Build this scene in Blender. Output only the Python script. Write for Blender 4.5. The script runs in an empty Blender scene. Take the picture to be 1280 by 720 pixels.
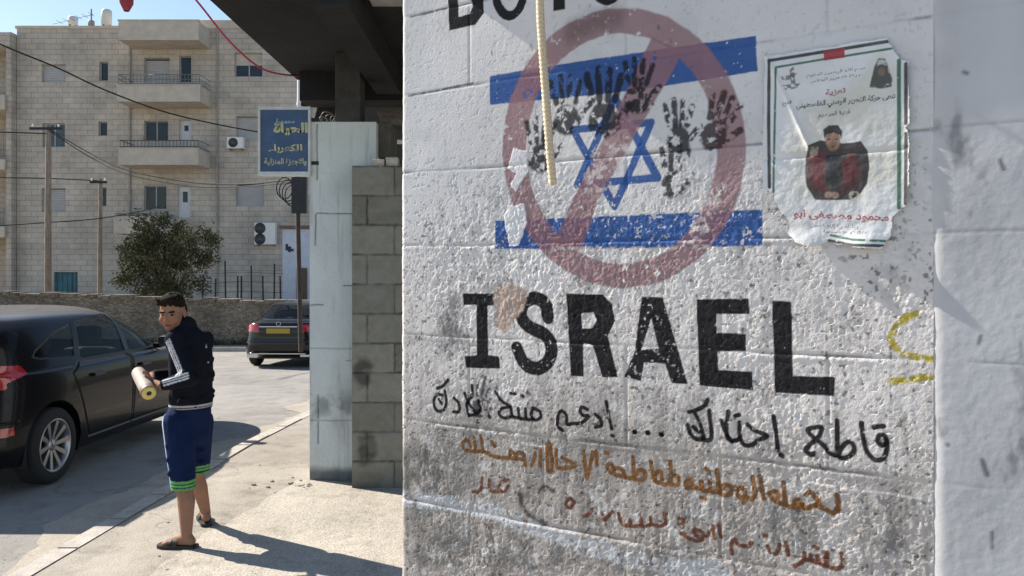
import bpy, bmesh, math, random
import numpy as np
from mathutils import Vector, Matrix, Euler
R = math.radians
random.seed(7)
rng = np.random.default_rng(11)

# ------------------------------------------------------------------ camera, sky, sun, exposure
scene = bpy.context.scene
col = scene.collection
F, CAMH, HOR = 1000.0, 1.7, 345.0            # focal length in photo pixels, eye height, horizon row
cam_d = bpy.data.cameras.new('camera')
cam = bpy.data.objects.new('camera', cam_d)
col.objects.link(cam)
cam.location = (0, 0, CAMH)
cam.rotation_euler = (R(90), 0, 0)
cam_d.sensor_width = 36
cam_d.lens = F / 1280 * 36
cam_d.shift_y = -(360 - HOR) / 1280
cam_d.clip_start = 0.02
cam_d.clip_end = 2000
scene.camera = cam

SUN = Vector((-0.89, 0.455, 0)).normalized() * math.cos(R(38)) + Vector((0, 0, math.sin(R(38))))
world = bpy.data.worlds.new('World')
scene.world = world
world.use_nodes = True
wn = world.node_tree.nodes
bg = wn['Background']
sky = wn.new('ShaderNodeTexSky')
sky.sky_type = 'NISHITA'
sky.sun_disc = False
sky.sun_elevation = R(38)
sky.sun_rotation = math.atan2(SUN.x, SUN.y)
sky.dust_density = .4
sky.air_density = 1.0
world.node_tree.links.new(sky.outputs[0], bg.inputs[0])
bg.inputs[1].default_value = 0.085
sun_d = bpy.data.lights.new('sun', 'SUN')
sun_d.energy = 5.0
sun_d.angle = R(0.5)
sun_d.color = (1.0, 0.93, 0.83)
sun = bpy.data.objects.new('sun', sun_d)
col.objects.link(sun)
sun.location = SUN * 50
sun.rotation_euler = SUN.to_track_quat('Z', 'Y').to_euler()
scene.view_settings.view_transform = 'Standard'
scene.view_settings.look = 'None'
scene.view_settings.gamma = 1
scene.view_settings.exposure = 1.0
scene.render.engine = 'CYCLES'
scene.cycles.max_bounces = 8
scene.cycles.transparent_max_bounces = 12


def P(u, v, Y):
    """point at depth Y metres that the photograph shows at (u, v)"""
    return Vector(((u - 640) / F * Y, Y, CAMH + (HOR - v) / F * Y))


# ------------------------------------------------------------------ materials
def lin(r, g, b):
    f = lambda c: (c / 255 / 12.92) if c / 255 <= .04045 else ((c / 255 + .055) / 1.055) ** 2.4
    return (f(r), f(g), f(b))


def newmat(name):
    m = bpy.data.materials.new(name)
    m.use_nodes = True
    return m, m.node_tree.nodes, m.node_tree.links, m.node_tree.nodes['Principled BSDF']


def M(name, c, rough=.8, var=.2, scale=6.0, bump=.0, bscale=60.0, metal=0, coat=0, c2=None, detail=6, stretch=(1, 1, 1)):
    m, n, l, b = newmat(name)
    tc = n.new('ShaderNodeTexCoord')
    mp = n.new('ShaderNodeMapping')
    mp.inputs['Scale'].default_value = stretch
    l.new(tc.outputs['Object'], mp.inputs[0])
    nz = n.new('ShaderNodeTexNoise')
    nz.inputs['Scale'].default_value = scale
    nz.inputs['Detail'].default_value = detail
    nz.inputs['Roughness'].default_value = .65
    l.new(mp.outputs[0], nz.inputs['Vector'])
    rp = n.new('ShaderNodeValToRGB')
    rp.color_ramp.elements[0].position = .3
    rp.color_ramp.elements[1].position = .7
    lo = tuple(max(0, x * (1 - var)) for x in c)
    hi = tuple(x * (1 + var) for x in c) if c2 is None else c2
    rp.color_ramp.elements[0].color = (*lo, 1)
    rp.color_ramp.elements[1].color = (*hi, 1)
    l.new(nz.outputs['Fac'], rp.inputs[0])
    l.new(rp.outputs[0], b.inputs['Base Color'])
    b.inputs['Roughness'].default_value = rough
    b.inputs['Metallic'].default_value = metal
    if coat:
        b.inputs['Coat Weight'].default_value = coat
        b.inputs['Coat Roughness'].default_value = .04
    if bump:
        nb = n.new('ShaderNodeTexNoise')
        nb.inputs['Scale'].default_value = bscale
        nb.inputs['Detail'].default_value = 8
        l.new(mp.outputs[0], nb.inputs['Vector'])
        bp = n.new('ShaderNodeBump')
        bp.inputs['Strength'].default_value = bump
        bp.inputs['Distance'].default_value = .02
        l.new(nb.outputs['Fac'], bp.inputs['Height'])
        l.new(bp.outputs[0], b.inputs['Normal'])
    return m


def M_attr(name, rough=.85, bump=.0, bscale=200., spec=.3):
    m, n, l, b = newmat(name)
    a = n.new('ShaderNodeAttribute')
    a.attribute_name = 'Col'
    l.new(a.outputs['Color'], b.inputs['Base Color'])
    b.inputs['Roughness'].default_value = rough
    b.inputs['Specular IOR Level'].default_value = spec
    if bump:
        tc = n.new('ShaderNodeTexCoord')
        nb = n.new('ShaderNodeTexNoise')
        nb.inputs['Scale'].default_value = bscale
        nb.inputs['Detail'].default_value = 6
        l.new(tc.outputs['Object'], nb.inputs['Vector'])
        bp = n.new('ShaderNodeBump')
        bp.inputs['Strength'].default_value = bump
        bp.inputs['Distance'].default_value = .01
        l.new(nb.outputs['Fac'], bp.inputs['Height'])
        l.new(bp.outputs[0], b.inputs['Normal'])
    return m


def M_stone(name, c, c2, mortar, bw, bh, msize=.012, bump=.4, axis='XZ', dirt=.35):
    """coursed stone: the brick pattern runs in the plane of the wall"""
    m, n, l, b = newmat(name)
    tc = n.new('ShaderNodeTexCoord')
    sp = n.new('ShaderNodeSeparateXYZ')
    l.new(tc.outputs['Object'], sp.inputs[0])
    ad = n.new('ShaderNodeMath')
    ad.operation = 'ADD'
    l.new(sp.outputs['X'], ad.inputs[0])
    l.new(sp.outputs['Y'], ad.inputs[1])
    cb = n.new('ShaderNodeCombineXYZ')
    l.new(ad.outputs[0], cb.inputs['X'])
    l.new(sp.outputs['Z'], cb.inputs['Y'])
    br = n.new('ShaderNodeTexBrick')
    br.inputs['Scale'].default_value = 1
    br.inputs['Brick Width'].default_value = bw
    br.inputs['Row Height'].default_value = bh
    br.inputs['Mortar Size'].default_value = msize
    br.inputs['Mortar Smooth'].default_value = .3
    br.inputs['Bias'].default_value = -.1
    br.inputs['Color1'].default_value = (*c, 1)
    br.inputs['Color2'].default_value = (*c2, 1)
    br.inputs['Mortar'].default_value = (*mortar, 1)
    l.new(cb.outputs[0], br.inputs['Vector'])
    nz = n.new('ShaderNodeTexNoise')
    nz.inputs['Scale'].default_value = .7
    nz.inputs['Detail'].default_value = 8
    nz.inputs['Roughness'].default_value = .7
    l.new(tc.outputs['Object'], nz.inputs['Vector'])
    mr = n.new('ShaderNodeMapRange')
    mr.inputs['From Min'].default_value = .35
    mr.inputs['From Max'].default_value = .7
    mr.inputs['To Min'].default_value = 1 - dirt
    mr.inputs['To Max'].default_value = 1.12
    l.new(nz.outputs['Fac'], mr.inputs['Value'])
    mx = n.new('ShaderNodeVectorMath')
    mx.operation = 'SCALE'
    l.new(br.outputs['Color'], mx.inputs[0])
    l.new(mr.outputs[0], mx.inputs['Scale'])
    l.new(mx.outputs[0], b.inputs['Base Color'])
    b.inputs['Roughness'].default_value = .9
    n2 = n.new('ShaderNodeTexNoise')
    n2.inputs['Scale'].default_value = 25
    n2.inputs['Detail'].default_value = 6
    l.new(tc.outputs['Object'], n2.inputs['Vector'])
    a2 = n.new('ShaderNodeMath')
    a2.operation = 'MULTIPLY_ADD'
    a2.inputs[1].default_value = -1.0
    l.new(br.outputs['Fac'], a2.inputs[0])
    l.new(n2.outputs['Fac'], a2.inputs[2])
    bp = n.new('ShaderNodeBump')
    bp.inputs['Strength'].default_value = bump
    bp.inputs['Distance'].default_value = .02
    l.new(a2.outputs[0], bp.inputs['Height'])
    l.new(bp.outputs[0], b.inputs['Normal'])
    return m


def M_ground(name, c, c2, crack=True, stain=.5, fine=120):
    m, n, l, b = newmat(name)
    tc = n.new('ShaderNodeTexCoord')
    big = n.new('ShaderNodeTexNoise')
    big.inputs['Scale'].default_value = .55
    big.inputs['Detail'].default_value = 10
    big.inputs['Roughness'].default_value = .68
    l.new(tc.outputs['Object'], big.inputs['Vector'])
    rp = n.new('ShaderNodeValToRGB')
    rp.color_ramp.elements[0].position = .33
    rp.color_ramp.elements[1].position = .66
    rp.color_ramp.elements[0].color = (*c, 1)
    rp.color_ramp.elements[1].color = (*c2, 1)
    l.new(big.outputs['Fac'], rp.inputs[0])
    fn = n.new('ShaderNodeTexNoise')
    fn.inputs['Scale'].default_value = fine
    fn.inputs['Detail'].default_value = 4
    l.new(tc.outputs['Object'], fn.inputs['Vector'])
    mr = n.new('ShaderNodeMapRange')
    mr.inputs['From Min'].default_value = .3
    mr.inputs['From Max'].default_value = .7
    mr.inputs['To Min'].default_value = .72
    mr.inputs['To Max'].default_value = 1.2
    l.new(fn.outputs['Fac'], mr.inputs['Value'])
    s1 = n.new('ShaderNodeVectorMath')
    s1.operation = 'SCALE'
    l.new(rp.outputs[0], s1.inputs[0])
    l.new(mr.outputs[0], s1.inputs['Scale'])
    last = s1.outputs[0]
    # stains with a shape of their own
    st = n.new('ShaderNodeTexNoise')
    st.inputs['Scale'].default_value = 2.3
    st.inputs['Detail'].default_value = 9
    st.inputs['Roughness'].default_value = .75
    l.new(tc.outputs['Object'], st.inputs['Vector'])
    r2 = n.new('ShaderNodeMapRange')
    r2.inputs['From Min'].default_value = .3
    r2.inputs['From Max'].default_value = .5
    r2.inputs['To Min'].default_value = 1 - stain
    r2.inputs['To Max'].default_value = 1
    l.new(st.outputs['Fac'], r2.inputs['Value'])
    s2 = n.new('ShaderNodeVectorMath')
    s2.operation = 'SCALE'
    l.new(last, s2.inputs[0])
    l.new(r2.outputs[0], s2.inputs['Scale'])
    last = s2.outputs[0]
    if crack:
        wp = n.new('ShaderNodeTexNoise')
        wp.inputs['Scale'].default_value = 3
        wp.inputs['Detail'].default_value = 5
        l.new(tc.outputs['Object'], wp.inputs['Vector'])
        mxv = n.new('ShaderNodeMixRGB')
        mxv.inputs['Fac'].default_value = .45
        l.new(tc.outputs['Object'], mxv.inputs[1])
        l.new(wp.outputs['Color'], mxv.inputs[2])
        vo = n.new('ShaderNodeTexVoronoi')
        vo.feature = 'DISTANCE_TO_EDGE'
        vo.inputs['Scale'].default_value = .42
        l.new(mxv.outputs[0], vo.inputs['Vector'])
        r3 = n.new('ShaderNodeMapRange')
        r3.inputs['From Min'].default_value = .0
        r3.inputs['From Max'].default_value = .005
        r3.inputs['To Min'].default_value = .72
        r3.inputs['To Max'].default_value = 1
        l.new(vo.outputs['Distance'], r3.inputs['Value'])
        s3 = n.new('ShaderNodeVectorMath')
        s3.operation = 'SCALE'
        l.new(last, s3.inputs[0])
        l.new(r3.outputs[0], s3.inputs['Scale'])
        last = s3.outputs[0]
    l.new(last, b.inputs['Base Color'])
    b.inputs['Roughness'].default_value = .92
    b.inputs['Specular IOR Level'].default_value = .25
    bp = n.new('ShaderNodeBump')
    bp.inputs['Strength'].default_value = .55
    bp.inputs['Distance'].default_value = .012
    l.new(fn.outputs['Fac'], bp.inputs['Height'])
    b2 = n.new('ShaderNodeBump')
    b2.inputs['Strength'].default_value = .5
    b2.inputs['Distance'].default_value = .05
    l.new(st.outputs['Fac'], b2.inputs['Height'])
    l.new(bp.outputs[0], b2.inputs['Normal'])
    l.new(b2.outputs[0], b.inputs['Normal'])
    return m


def M_glass(name, tint, alpha, rough=.03):
    m, n, l, b = newmat(name)
    b.inputs['Base Color'].default_value = (*tint, 1)
    b.inputs['Roughness'].default_value = rough
    b.inputs['IOR'].default_value = 1.5
    tr = n.new('ShaderNodeBsdfTransparent')
    tr.inputs[0].default_value = (.75, .8, .78, 1)
    mx = n.new('ShaderNodeMixShader')
    mx.inputs[0].default_value = alpha
    l.new(tr.outputs[0], mx.inputs[1])
    l.new(b.outputs[0], mx.inputs[2])
    l.new(mx.outputs[0], n['Material Output'].inputs[0])
    return m


# ------------------------------------------------------------------ mesh helpers
def tag(o, label=None, cat=None, group=None, kind=None):
    if label: o['label'] = label
    if cat: o['category'] = cat
    if group: o['group'] = group
    if kind: o['kind'] = kind
    return o


def empty(name, loc, label=None, cat=None, group=None, rz=0):
    o = bpy.data.objects.new(name, None)
    o.empty_display_size = .1
    col.objects.link(o)
    o.location = loc
    o.rotation_euler = (0, 0, rz)
    tag(o, label, cat, group)
    return o


def root_loc(o):
    while o is not None and o.parent is not None:
        o = o.parent
    return Vector(o.location) if o is not None else Vector((0, 0, 0))


def link(name, me, parent, mat=None):
    o = bpy.data.objects.new(name, me)
    col.objects.link(o)
    if parent is not None: o.parent = parent
    if mat is not None: me.materials.append(mat)
    return o


class MB:
    """collects shapes in world (or thing-local) coordinates and links them as ONE mesh object"""
    def __init__(s):
        s.v, s.f, s.sm = [], [], []

    def add(s, v, f, smooth=False):
        k = len(s.v)
        s.v += [tuple(p) for p in v]
        s.f += [tuple(i + k for i in q) for q in f]
        s.sm += [smooth] * len(f)
        return s

    def box(s, a, b, M4=None, bev=0):
        x0, y0, z0 = a
        x1, y1, z1 = b
        if bev:
            bm = bmesh.new()
            bmesh.ops.create_cube(bm, size=1)
            for v in bm.verts:
                v.co = Vector(((x0 + x1) / 2 + v.co.x * (x1 - x0), (y0 + y1) / 2 + v.co.y * (y1 - y0), (z0 + z1) / 2 + v.co.z * (z1 - z0)))
            bmesh.ops.bevel(bm, geom=bm.edges[:], offset=bev, segments=2, affect='EDGES', profile=.6)
            bm.verts.index_update()
            vs = [v.co.copy() for v in bm.verts]
            fs = [[v.index for v in f.verts] for f in bm.faces]
            bm.free()
        else:
            vs = [Vector(p) for p in ((x0, y0, z0), (x1, y0, z0), (x1, y1, z0), (x0, y1, z0), (x0, y0, z1), (x1, y0, z1), (x1, y1, z1), (x0, y1, z1))]
            fs = [(0, 3, 2, 1), (4, 5, 6, 7), (0, 1, 5, 4), (1, 2, 6, 5), (2, 3, 7, 6), (3, 0, 4, 7)]
        if M4 is not None: vs = [M4 @ v for v in vs]
        return s.add(vs, fs)

    def tube(s, pts, r, seg=8, cap=True):
        pts = [Vector(p) for p in pts]
        rs = r if isinstance(r, (list, tuple)) else [r] * len(pts)
        V, Fc = [], []
        up = None
        for i, p in enumerate(pts):
            d = (pts[min(i + 1, len(pts) - 1)] - pts[max(i - 1, 0)]).normalized()
            if up is None:
                up = Vector((0, 0, 1)) if abs(d.z) < .9 else Vector((1, 0, 0))
            a = d.cross(up)
            if a.length < 1e-5: a = d.cross(Vector((0, 1, 0)))
            a.normalize()
            up = a.cross(d).normalized()
            for k in range(seg):
                t = 2 * math.pi * k / seg
                V.append(p + (a * math.cos(t) + up * math.sin(t)) * rs[i])
        for i in range(len(pts) - 1):
            for k in range(seg):
                k2 = (k + 1) % seg
                Fc.append((i * seg + k, i * seg + k2, (i + 1) * seg + k2, (i + 1) * seg + k))
        s.add(V, Fc, True)
        if cap:
            n = len(pts)
            s.add(V[:seg], [tuple(range(seg))[::-1]])
            s.add(V[(n - 1) * seg:], [tuple(range(seg))])
        return s

    def lathe(s, prof, c, axis=(0, 0, 1), seg=24, smooth=True, closed=False):
        """prof: (radius, along) pairs about the axis through c"""
        ax = Vector(axis).normalized()
        q = Vector((0, 0, 1)).rotation_difference(ax)
        V, Fc = [], []
        for (r, h) in prof:
            for k in range(seg):
                t = 2 * math.pi * k / seg
                V.append(Vector(c) + q @ Vector((r * math.cos(t), r * math.sin(t), h)))
        m = len(prof)
        for i in range(m - 1 if not closed else m):
            i2 = (i + 1) % m
            for k in range(seg):
                k2 = (k + 1) % seg
                Fc.append((i * seg + k, i * seg + k2, i2 * seg + k2, i2 * seg + k))
        return s.add(V, Fc, smooth)

    def prism(s, poly, d):
        """flat polygon (list of 3-D points) given thickness along vector d"""
        d = Vector(d)
        n = len(poly)
        V = [Vector(p) for p in poly] + [Vector(p) + d for p in poly]
        Fc = [tuple(range(n)), tuple(range(2 * n - 1, n - 1, -1))]
        Fc += [(i, n + i, n + (i + 1) % n, (i + 1) % n) for i in range(n)]
        return s.add(V, Fc)

    def build(s, name, mat, parent=None, local=False, bevel=0):
        off = Vector((0, 0, 0)) if local or parent is None else root_loc(parent)
        me = bpy.data.meshes.new(name)
        me.from_pydata([(v[0] - off.x, v[1] - off.y, v[2] - off.z) for v in s.v], [], s.f)
        me.polygons.foreach_set('use_smooth', s.sm)
        bm = bmesh.new()
        bm.from_mesh(me)
        bmesh.ops.recalc_face_normals(bm, faces=bm.faces)
        bm.to_mesh(me)
        bm.free()
        return link(name, me, parent, mat)


def single(name, mb, mat, label, cat, group=None, kind=None, base=None):
    """a thing that is one mesh, origin at its base"""
    base = Vector(base) if base is not None else Vector((0, 0, 0))
    me = bpy.data.meshes.new(name)
    me.from_pydata([(v[0] - base.x, v[1] - base.y, v[2] - base.z) for v in mb.v], [], mb.f)
    me.polygons.foreach_set('use_smooth', mb.sm)
    bm = bmesh.new()
    bm.from_mesh(me)
    bmesh.ops.recalc_face_normals(bm, faces=bm.faces)
    bm.to_mesh(me)
    bm.free()
    o = link(name, me, None, mat)
    o.location = base
    return tag(o, label, cat, group, kind)


def np_mesh(name, V, Q, mat, parent, off=(0, 0, 0), cols=None, normals=None):
    used, inv = np.unique(Q.ravel(), return_inverse=True)
    v = V[used] - np.array(off)
    q = inv.reshape(Q.shape).astype(np.int32)
    me = bpy.data.meshes.new(name)
    me.vertices.add(len(v))
    me.vertices.foreach_set('co', v.astype(np.float32).ravel())
    k = q.shape[1]
    me.loops.add(q.size)
    me.loops.foreach_set('vertex_index', q.ravel())
    me.polygons.add(len(q))
    me.polygons.foreach_set('loop_start', np.arange(0, q.size, k, dtype=np.int32))
    me.update(calc_edges=True)
    me.polygons.foreach_set('use_smooth', np.ones(len(q), dtype=bool))
    if cols is not None:
        a = me.attributes.new('Col', 'FLOAT_COLOR', 'POINT')
        c4 = np.ones((len(v), 4), dtype=np.float32)
        c4[:, :3] = cols[used]
        a.data.foreach_set('color', c4.ravel())
    if normals is not None:
        me.normals_split_custom_set_from_vertices(normals[used].tolist())
    me.validate()
    return link(name, me, parent, mat)


# ------------------------------------------------------------------ value noise
_T = rng.random((256, 256)).astype(np.float32)


def vnoise(x, y, seed=0):
    x = np.asarray(x, dtype=np.float32) + seed * 17.31
    y = np.asarray(y, dtype=np.float32) + seed * 9.77
    xi = np.floor(x).astype(np.int64)
    yi = np.floor(y).astype(np.int64)
    fx = x - xi
    fy = y - yi
    fx = fx * fx * (3 - 2 * fx)
    fy = fy * fy * (3 - 2 * fy)
    a, b, c, d = (_T[xi & 255, yi & 255], _T[(xi + 1) & 255, yi & 255], _T[xi & 255, (yi + 1) & 255], _T[(xi + 1) & 255, (yi + 1) & 255])
    return (a * (1 - fx) + b * fx) * (1 - fy) + (c * (1 - fx) + d * fx) * fy


def fbm(x, y, octv=4, seed=0, gain=.5):
    s, a, t = 0, 1, 0
    for i in range(octv):
        s = s + a * vnoise(x * 2 ** i, y * 2 ** i, seed + i * 3)
        t += a
        a *= gain
    return s / t


def sst(a, b, x):
    t = np.clip((x - a) / (b - a), 0, 1)
    return t * t * (3 - 2 * t)


# ------------------------------------------------------------------ Arabic letters joined by hand (visual order)
_AR = {'ا': 'ﺍﺎ', 'أ': 'ﺃﺄ', 'إ': 'ﺇﺈ', 'آ': 'ﺁﺂ', 'د': 'ﺩﺪ', 'ذ': 'ﺫﺬ', 'ر': 'ﺭﺮ', 'ز': 'ﺯﺰ', 'و': 'ﻭﻮ', 'ة': 'ﺓﺔ', 'ى': 'ﻯﻰ',
       'ب': 'ﺏﺐﺑﺒ', 'ت': 'ﺕﺖﺗﺘ', 'ث': 'ﺙﺚﺛﺜ', 'ج': 'ﺝﺞﺟﺠ', 'ح': 'ﺡﺢﺣﺤ', 'خ': 'ﺥﺦﺧﺨ', 'س': 'ﺱﺲﺳﺴ', 'ش': 'ﺵﺶﺷﺸ', 'ص': 'ﺹﺺﺻﺼ',
       'ض': 'ﺽﺾﺿﻀ', 'ط': 'ﻁﻂﻃﻄ', 'ظ': 'ﻅﻆﻇﻈ', 'ع': 'ﻉﻊﻋﻌ', 'غ': 'ﻍﻎﻏﻐ', 'ف': 'ﻑﻒﻓﻔ', 'ق': 'ﻕﻖﻗﻘ', 'ك': 'ﻙﻚﻛﻜ', 'ل': 'ﻝﻞﻟﻠ',
       'م': 'ﻡﻢﻣﻤ', 'ن': 'ﻥﻦﻧﻨ', 'ه': 'ﻩﻪﻫﻬ', 'ي': 'ﻱﻲﻳﻴ', 'ئ': 'ﺉﺊﺋﺌ'}


def arabic(t):
    out = []
    prev = False
    i = 0
    while i < len(t):
        c = t[i]
        if c not in _AR:
            out.append(c)
            prev = False
            i += 1
            continue
        if c == 'ل' and i + 1 < len(t) and t[i + 1] in 'اإأ':
            out.append('ﻼ' if prev else 'ﻻ')
            prev = False
            i += 2
            continue
        fm = _AR[c]
        nxt = i + 1 < len(t) and t[i + 1] in _AR
        dual = len(fm) == 4
        if dual and nxt:
            out.append(fm[3] if prev else fm[2])
        else:
            out.append(fm[1] if prev else fm[0])
        prev = dual and nxt
        i += 1
    return ''.join(out[::-1])


def text_tris(body, bold=0):
    """flat triangles of a line of lettering, scaled into the unit square; also its aspect"""
    c = bpy.data.curves.new('lettering', 'FONT')
    c.body = body
    c.size = 1
    c.offset = bold
    o = bpy.data.objects.new('lettering', c)
    col.objects.link(o)
    bpy.context.view_layer.update()
    me = o.to_mesh()
    me.calc_loop_triangles()
    v = np.array([x.co[:2] for x in me.vertices])
    t = np.array([x.vertices[:] for x in me.loop_triangles])
    o.to_mesh_clear()
    bpy.data.objects.remove(o)
    bpy.data.curves.remove(c)
    lo, hi = v.min(0), v.max(0)
    return (v - lo) / (hi - lo), t, (hi - lo)[0] / (hi - lo)[1]


# ------------------------------------------------------------------ a surface one can paint on: a fine grid with relief
class Canvas:
    def __init__(s, S, Z, base):
        s.S, s.Z = S, Z
        s.GS, s.GZ = np.meshgrid(S, Z)
        s.C = np.ones((len(Z), len(S), 3), dtype=np.float32) * np.array(base, dtype=np.float32)
        s.L = np.zeros((len(Z), len(S)), dtype=np.int16)
        s.H = np.zeros((len(Z), len(S)), dtype=np.float32)
        s.names = ['']

    def block(s, pts, pad):
        p = np.array(pts)
        i0, i1 = np.searchsorted(s.S, [p[:, 0].min() - pad, p[:, 0].max() + pad])
        j0, j1 = np.searchsorted(s.Z, [p[:, 1].min() - pad, p[:, 1].max() + pad])
        return slice(j0, max(j1, j0)), slice(i0, max(i1, i0))

    @staticmethod
    def segdist(x, y, pts, closed):
        d = np.full(x.shape, 1e9, dtype=np.float32)
        n = len(pts)
        for i in range(n if closed else n - 1):
            a, b = pts[i], pts[(i + 1) % n]
            ex, ey = b[0] - a[0], b[1] - a[1]
            L = ex * ex + ey * ey + 1e-12
            t = np.clip(((x - a[0]) * ex + (y - a[1]) * ey) / L, 0, 1)
            d = np.minimum(d, np.hypot(x - a[0] - t * ex, y - a[1] - t * ey))
        return d

    @staticmethod
    def inside(x, y, pts):
        r = np.zeros(x.shape, dtype=bool)
        n = len(pts)
        for i in range(n):
            (x0, y0), (x1, y1) = pts[i], pts[(i + 1) % n]
            if y0 == y1: continue
            c = ((y0 > y) != (y1 > y)) & (x < (x1 - x0) * (y - y0) / (y1 - y0) + x0)
            r ^= c
        return r

    def d_poly(s, loops):
        b = s.block([p for lp in loops for p in lp], .02)
        x, y = s.GS[b], s.GZ[b]
        ins = np.zeros(x.shape, dtype=bool)
        d = np.full(x.shape, 1e9)
        for lp in loops:
            ins ^= s.inside(x, y, lp)
            d = np.minimum(d, s.segdist(x, y, lp, True))
        return b, np.where(ins, d, -d)

    def d_stroke(s, pts, w):
        b = s.block(pts, w + .01)
        return b, w / 2 - s.segdist(s.GS[b], s.GZ[b], pts, False)

    def d_tris(s, V, T):
        b = s.block(V, .004)
        x, y = s.GS[b], s.GZ[b]
        r = np.zeros(x.shape, dtype=bool)
        xs, ys = s.S[b[1]], s.Z[b[0]]
        for t in T:
            p = V[t]
            i0, i1 = np.searchsorted(xs, [p[:, 0].min(), p[:, 0].max()])
            j0, j1 = np.searchsorted(ys, [p[:, 1].min(), p[:, 1].max()])
            if i1 <= i0 or j1 <= j0: continue
            q = (slice(j0, j1), slice(i0, i1))
            X, Y = x[q], y[q]
            e = [(p[(k + 1) % 3, 0] - p[k, 0]) * (Y - p[k, 1]) - (p[(k + 1) % 3, 1] - p[k, 1]) * (X - p[k, 0]) for k in range(3)]
            r[q] |= ((e[0] >= 0) & (e[1] >= 0) & (e[2] >= 0)) | ((e[0] <= 0) & (e[1] <= 0) & (e[2] <= 0))
        return b, np.where(r, .0008, -.0008)

    def paint(s, bd, color, part=None, op=1.0, soft=.0016, wob=.001, wscale=90, wear=0.0, wearscale=120, seed=1, label_min=.5, lift=0):
        b, D = bd
        if D.size == 0: return
        x, y = s.GS[b], s.GZ[b]
        if wob: D = D + (fbm(x * wscale, y * wscale, 3, seed) - .5) * 2 * wob
        cov = np.clip(.5 + D / soft, 0, 1) * op
        if wear > 0:
            nz = fbm(x * wearscale, y * wearscale, 4, seed + 31, .6)
            cov = cov * sst(wear - .07, wear + .05, nz)
        c = np.array(color, dtype=np.float32)
        tint = (1 + .25 * (fbm(x * 35, y * 35, 4, seed + 5) - .5))[..., None]
        s.C[b] = s.C[b] * (1 - cov[..., None]) + c * tint * cov[..., None]
        if lift: s.H[b] += cov * lift
        if part is not None:
            if part not in s.names: s.names.append(part)
            k = s.names.index(part)
            L = s.L[b]
            L[(cov > label_min * op)] = k
            s.L[b] = L
        elif op > .8:
            pass

    def build(s, O, d, n, mat, parent, facename, keep=None, shift=None):
        O, d, n = np.array(O), np.array(d), np.array(n)
        up = np.array([0, 0, 1.0])
        nz, ns = s.GS.shape
        V = O + s.GS[..., None] * d + s.GZ[..., None] * up + s.H[..., None] * n
        du = np.gradient(V, axis=1)
        dv = np.gradient(V, axis=0)
        N = np.cross(du, dv)
        N /= np.linalg.norm(N, axis=2, keepdims=True) + 1e-12
        if (N.reshape(-1, 3) @ n).mean() < 0: N = -N
        idx = np.arange(nz * ns).reshape(nz, ns)
        Q = np.stack([idx[:-1, :-1], idx[:-1, 1:], idx[1:, 1:], idx[1:, :-1]], axis=2).reshape(-1, 4)
        fn = np.cross(V.reshape(-1, 3)[Q[:1, 1]] - V.reshape(-1, 3)[Q[:1, 0]], V.reshape(-1, 3)[Q[:1, 3]] - V.reshape(-1, 3)[Q[:1, 0]])
        if (fn @ n)[0] < 0: Q = Q[:, ::-1]
        lab = s.L.reshape(-1)[Q]
        FL = lab[:, 0].copy()
        for k in range(1, 4):
            FL = np.where(lab[:, k] == FL, FL, np.minimum(FL, lab[:, k]))
        kp = np.ones(len(Q), dtype=bool) if keep is None else keep.reshape(-1)[Q].all(axis=1)
        off = root_loc(parent)
        out = {}
        base = None
        for k, nm in enumerate(s.names):
            sel = (FL == k) & kp
            if sel.sum() < 1: continue
            nm2 = facename if k == 0 else nm.split('#')[0]
            out[nm or facename] = np_mesh(nm2, V.reshape(-1, 3), Q[sel], mat, parent, off, s.C.reshape(-1, 3), N.reshape(-1, 3))
        return out


def lin_range(*segs):
    """(start, stop, step) pieces joined into one rising array"""
    a = [np.arange(s0, s1, st) for (s0, s1, st) in segs]
    return np.concatenate(a + [[segs[-1][1]]])


def cr(pts, n=8):
    """Catmull-Rom through points (tuples of any dimension)"""
    p = [np.array(q, dtype=float) for q in pts]
    p = [2 * p[0] - p[1]] + p + [2 * p[-1] - p[-2]]
    out = []
    for i in range(1, len(p) - 2):
        for k in range(n):
            t = k / n
            out.append(.5 * ((2 * p[i]) + (-p[i - 1] + p[i + 1]) * t + (2 * p[i - 1] - 5 * p[i] + 4 * p[i + 1] - p[i + 2]) * t * t + (-p[i - 1] + 3 * p[i] - 3 * p[i + 1] + p[i + 2]) * t ** 3))
    out.append(p[-2])
    return [tuple(q) for q in out]


# ================================================================== THE SETTING
def gz(Y):
    """the street falls away beyond the pillar"""
    if Y < 8: return 0.0
    if Y < 24: return -.46 * (Y - 8) / 16
    return -.46


def kx(Y): return -2.72 + .03 * (Y - 4.7)        # kerb line


m_road = M_ground('road_asphalt', (.24, .228, .21), (.345, .325, .298), crack=True, stain=.38, fine=160)
m_pave = M_ground('pavement_concrete', (.25, .225, .19), (.44, .395, .335), crack=True, stain=.45, fine=110)
m_dirt = M_ground('dry_ground', (.26, .22, .17), (.36, .31, .25), crack=False)
m_kerb = M('kerb_concrete', (.40, .365, .32), .9, .25, 9, .4, 80)


def sheet(name, xl, xr, ys, dz, mat):
    mb = MB()
    V, Fc = [], []
    for y in ys:
        V += [(xl(y), y, gz(y) + dz), (xr(y), y, gz(y) + dz)]
    for i in range(len(ys) - 1):
        Fc.append((2 * i, 2 * i + 1, 2 * i + 3, 2 * i + 2))
    mb.add(V, Fc)
    o = mb.build(name, mat)
    o['kind'] = 'structure'
    return o


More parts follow.
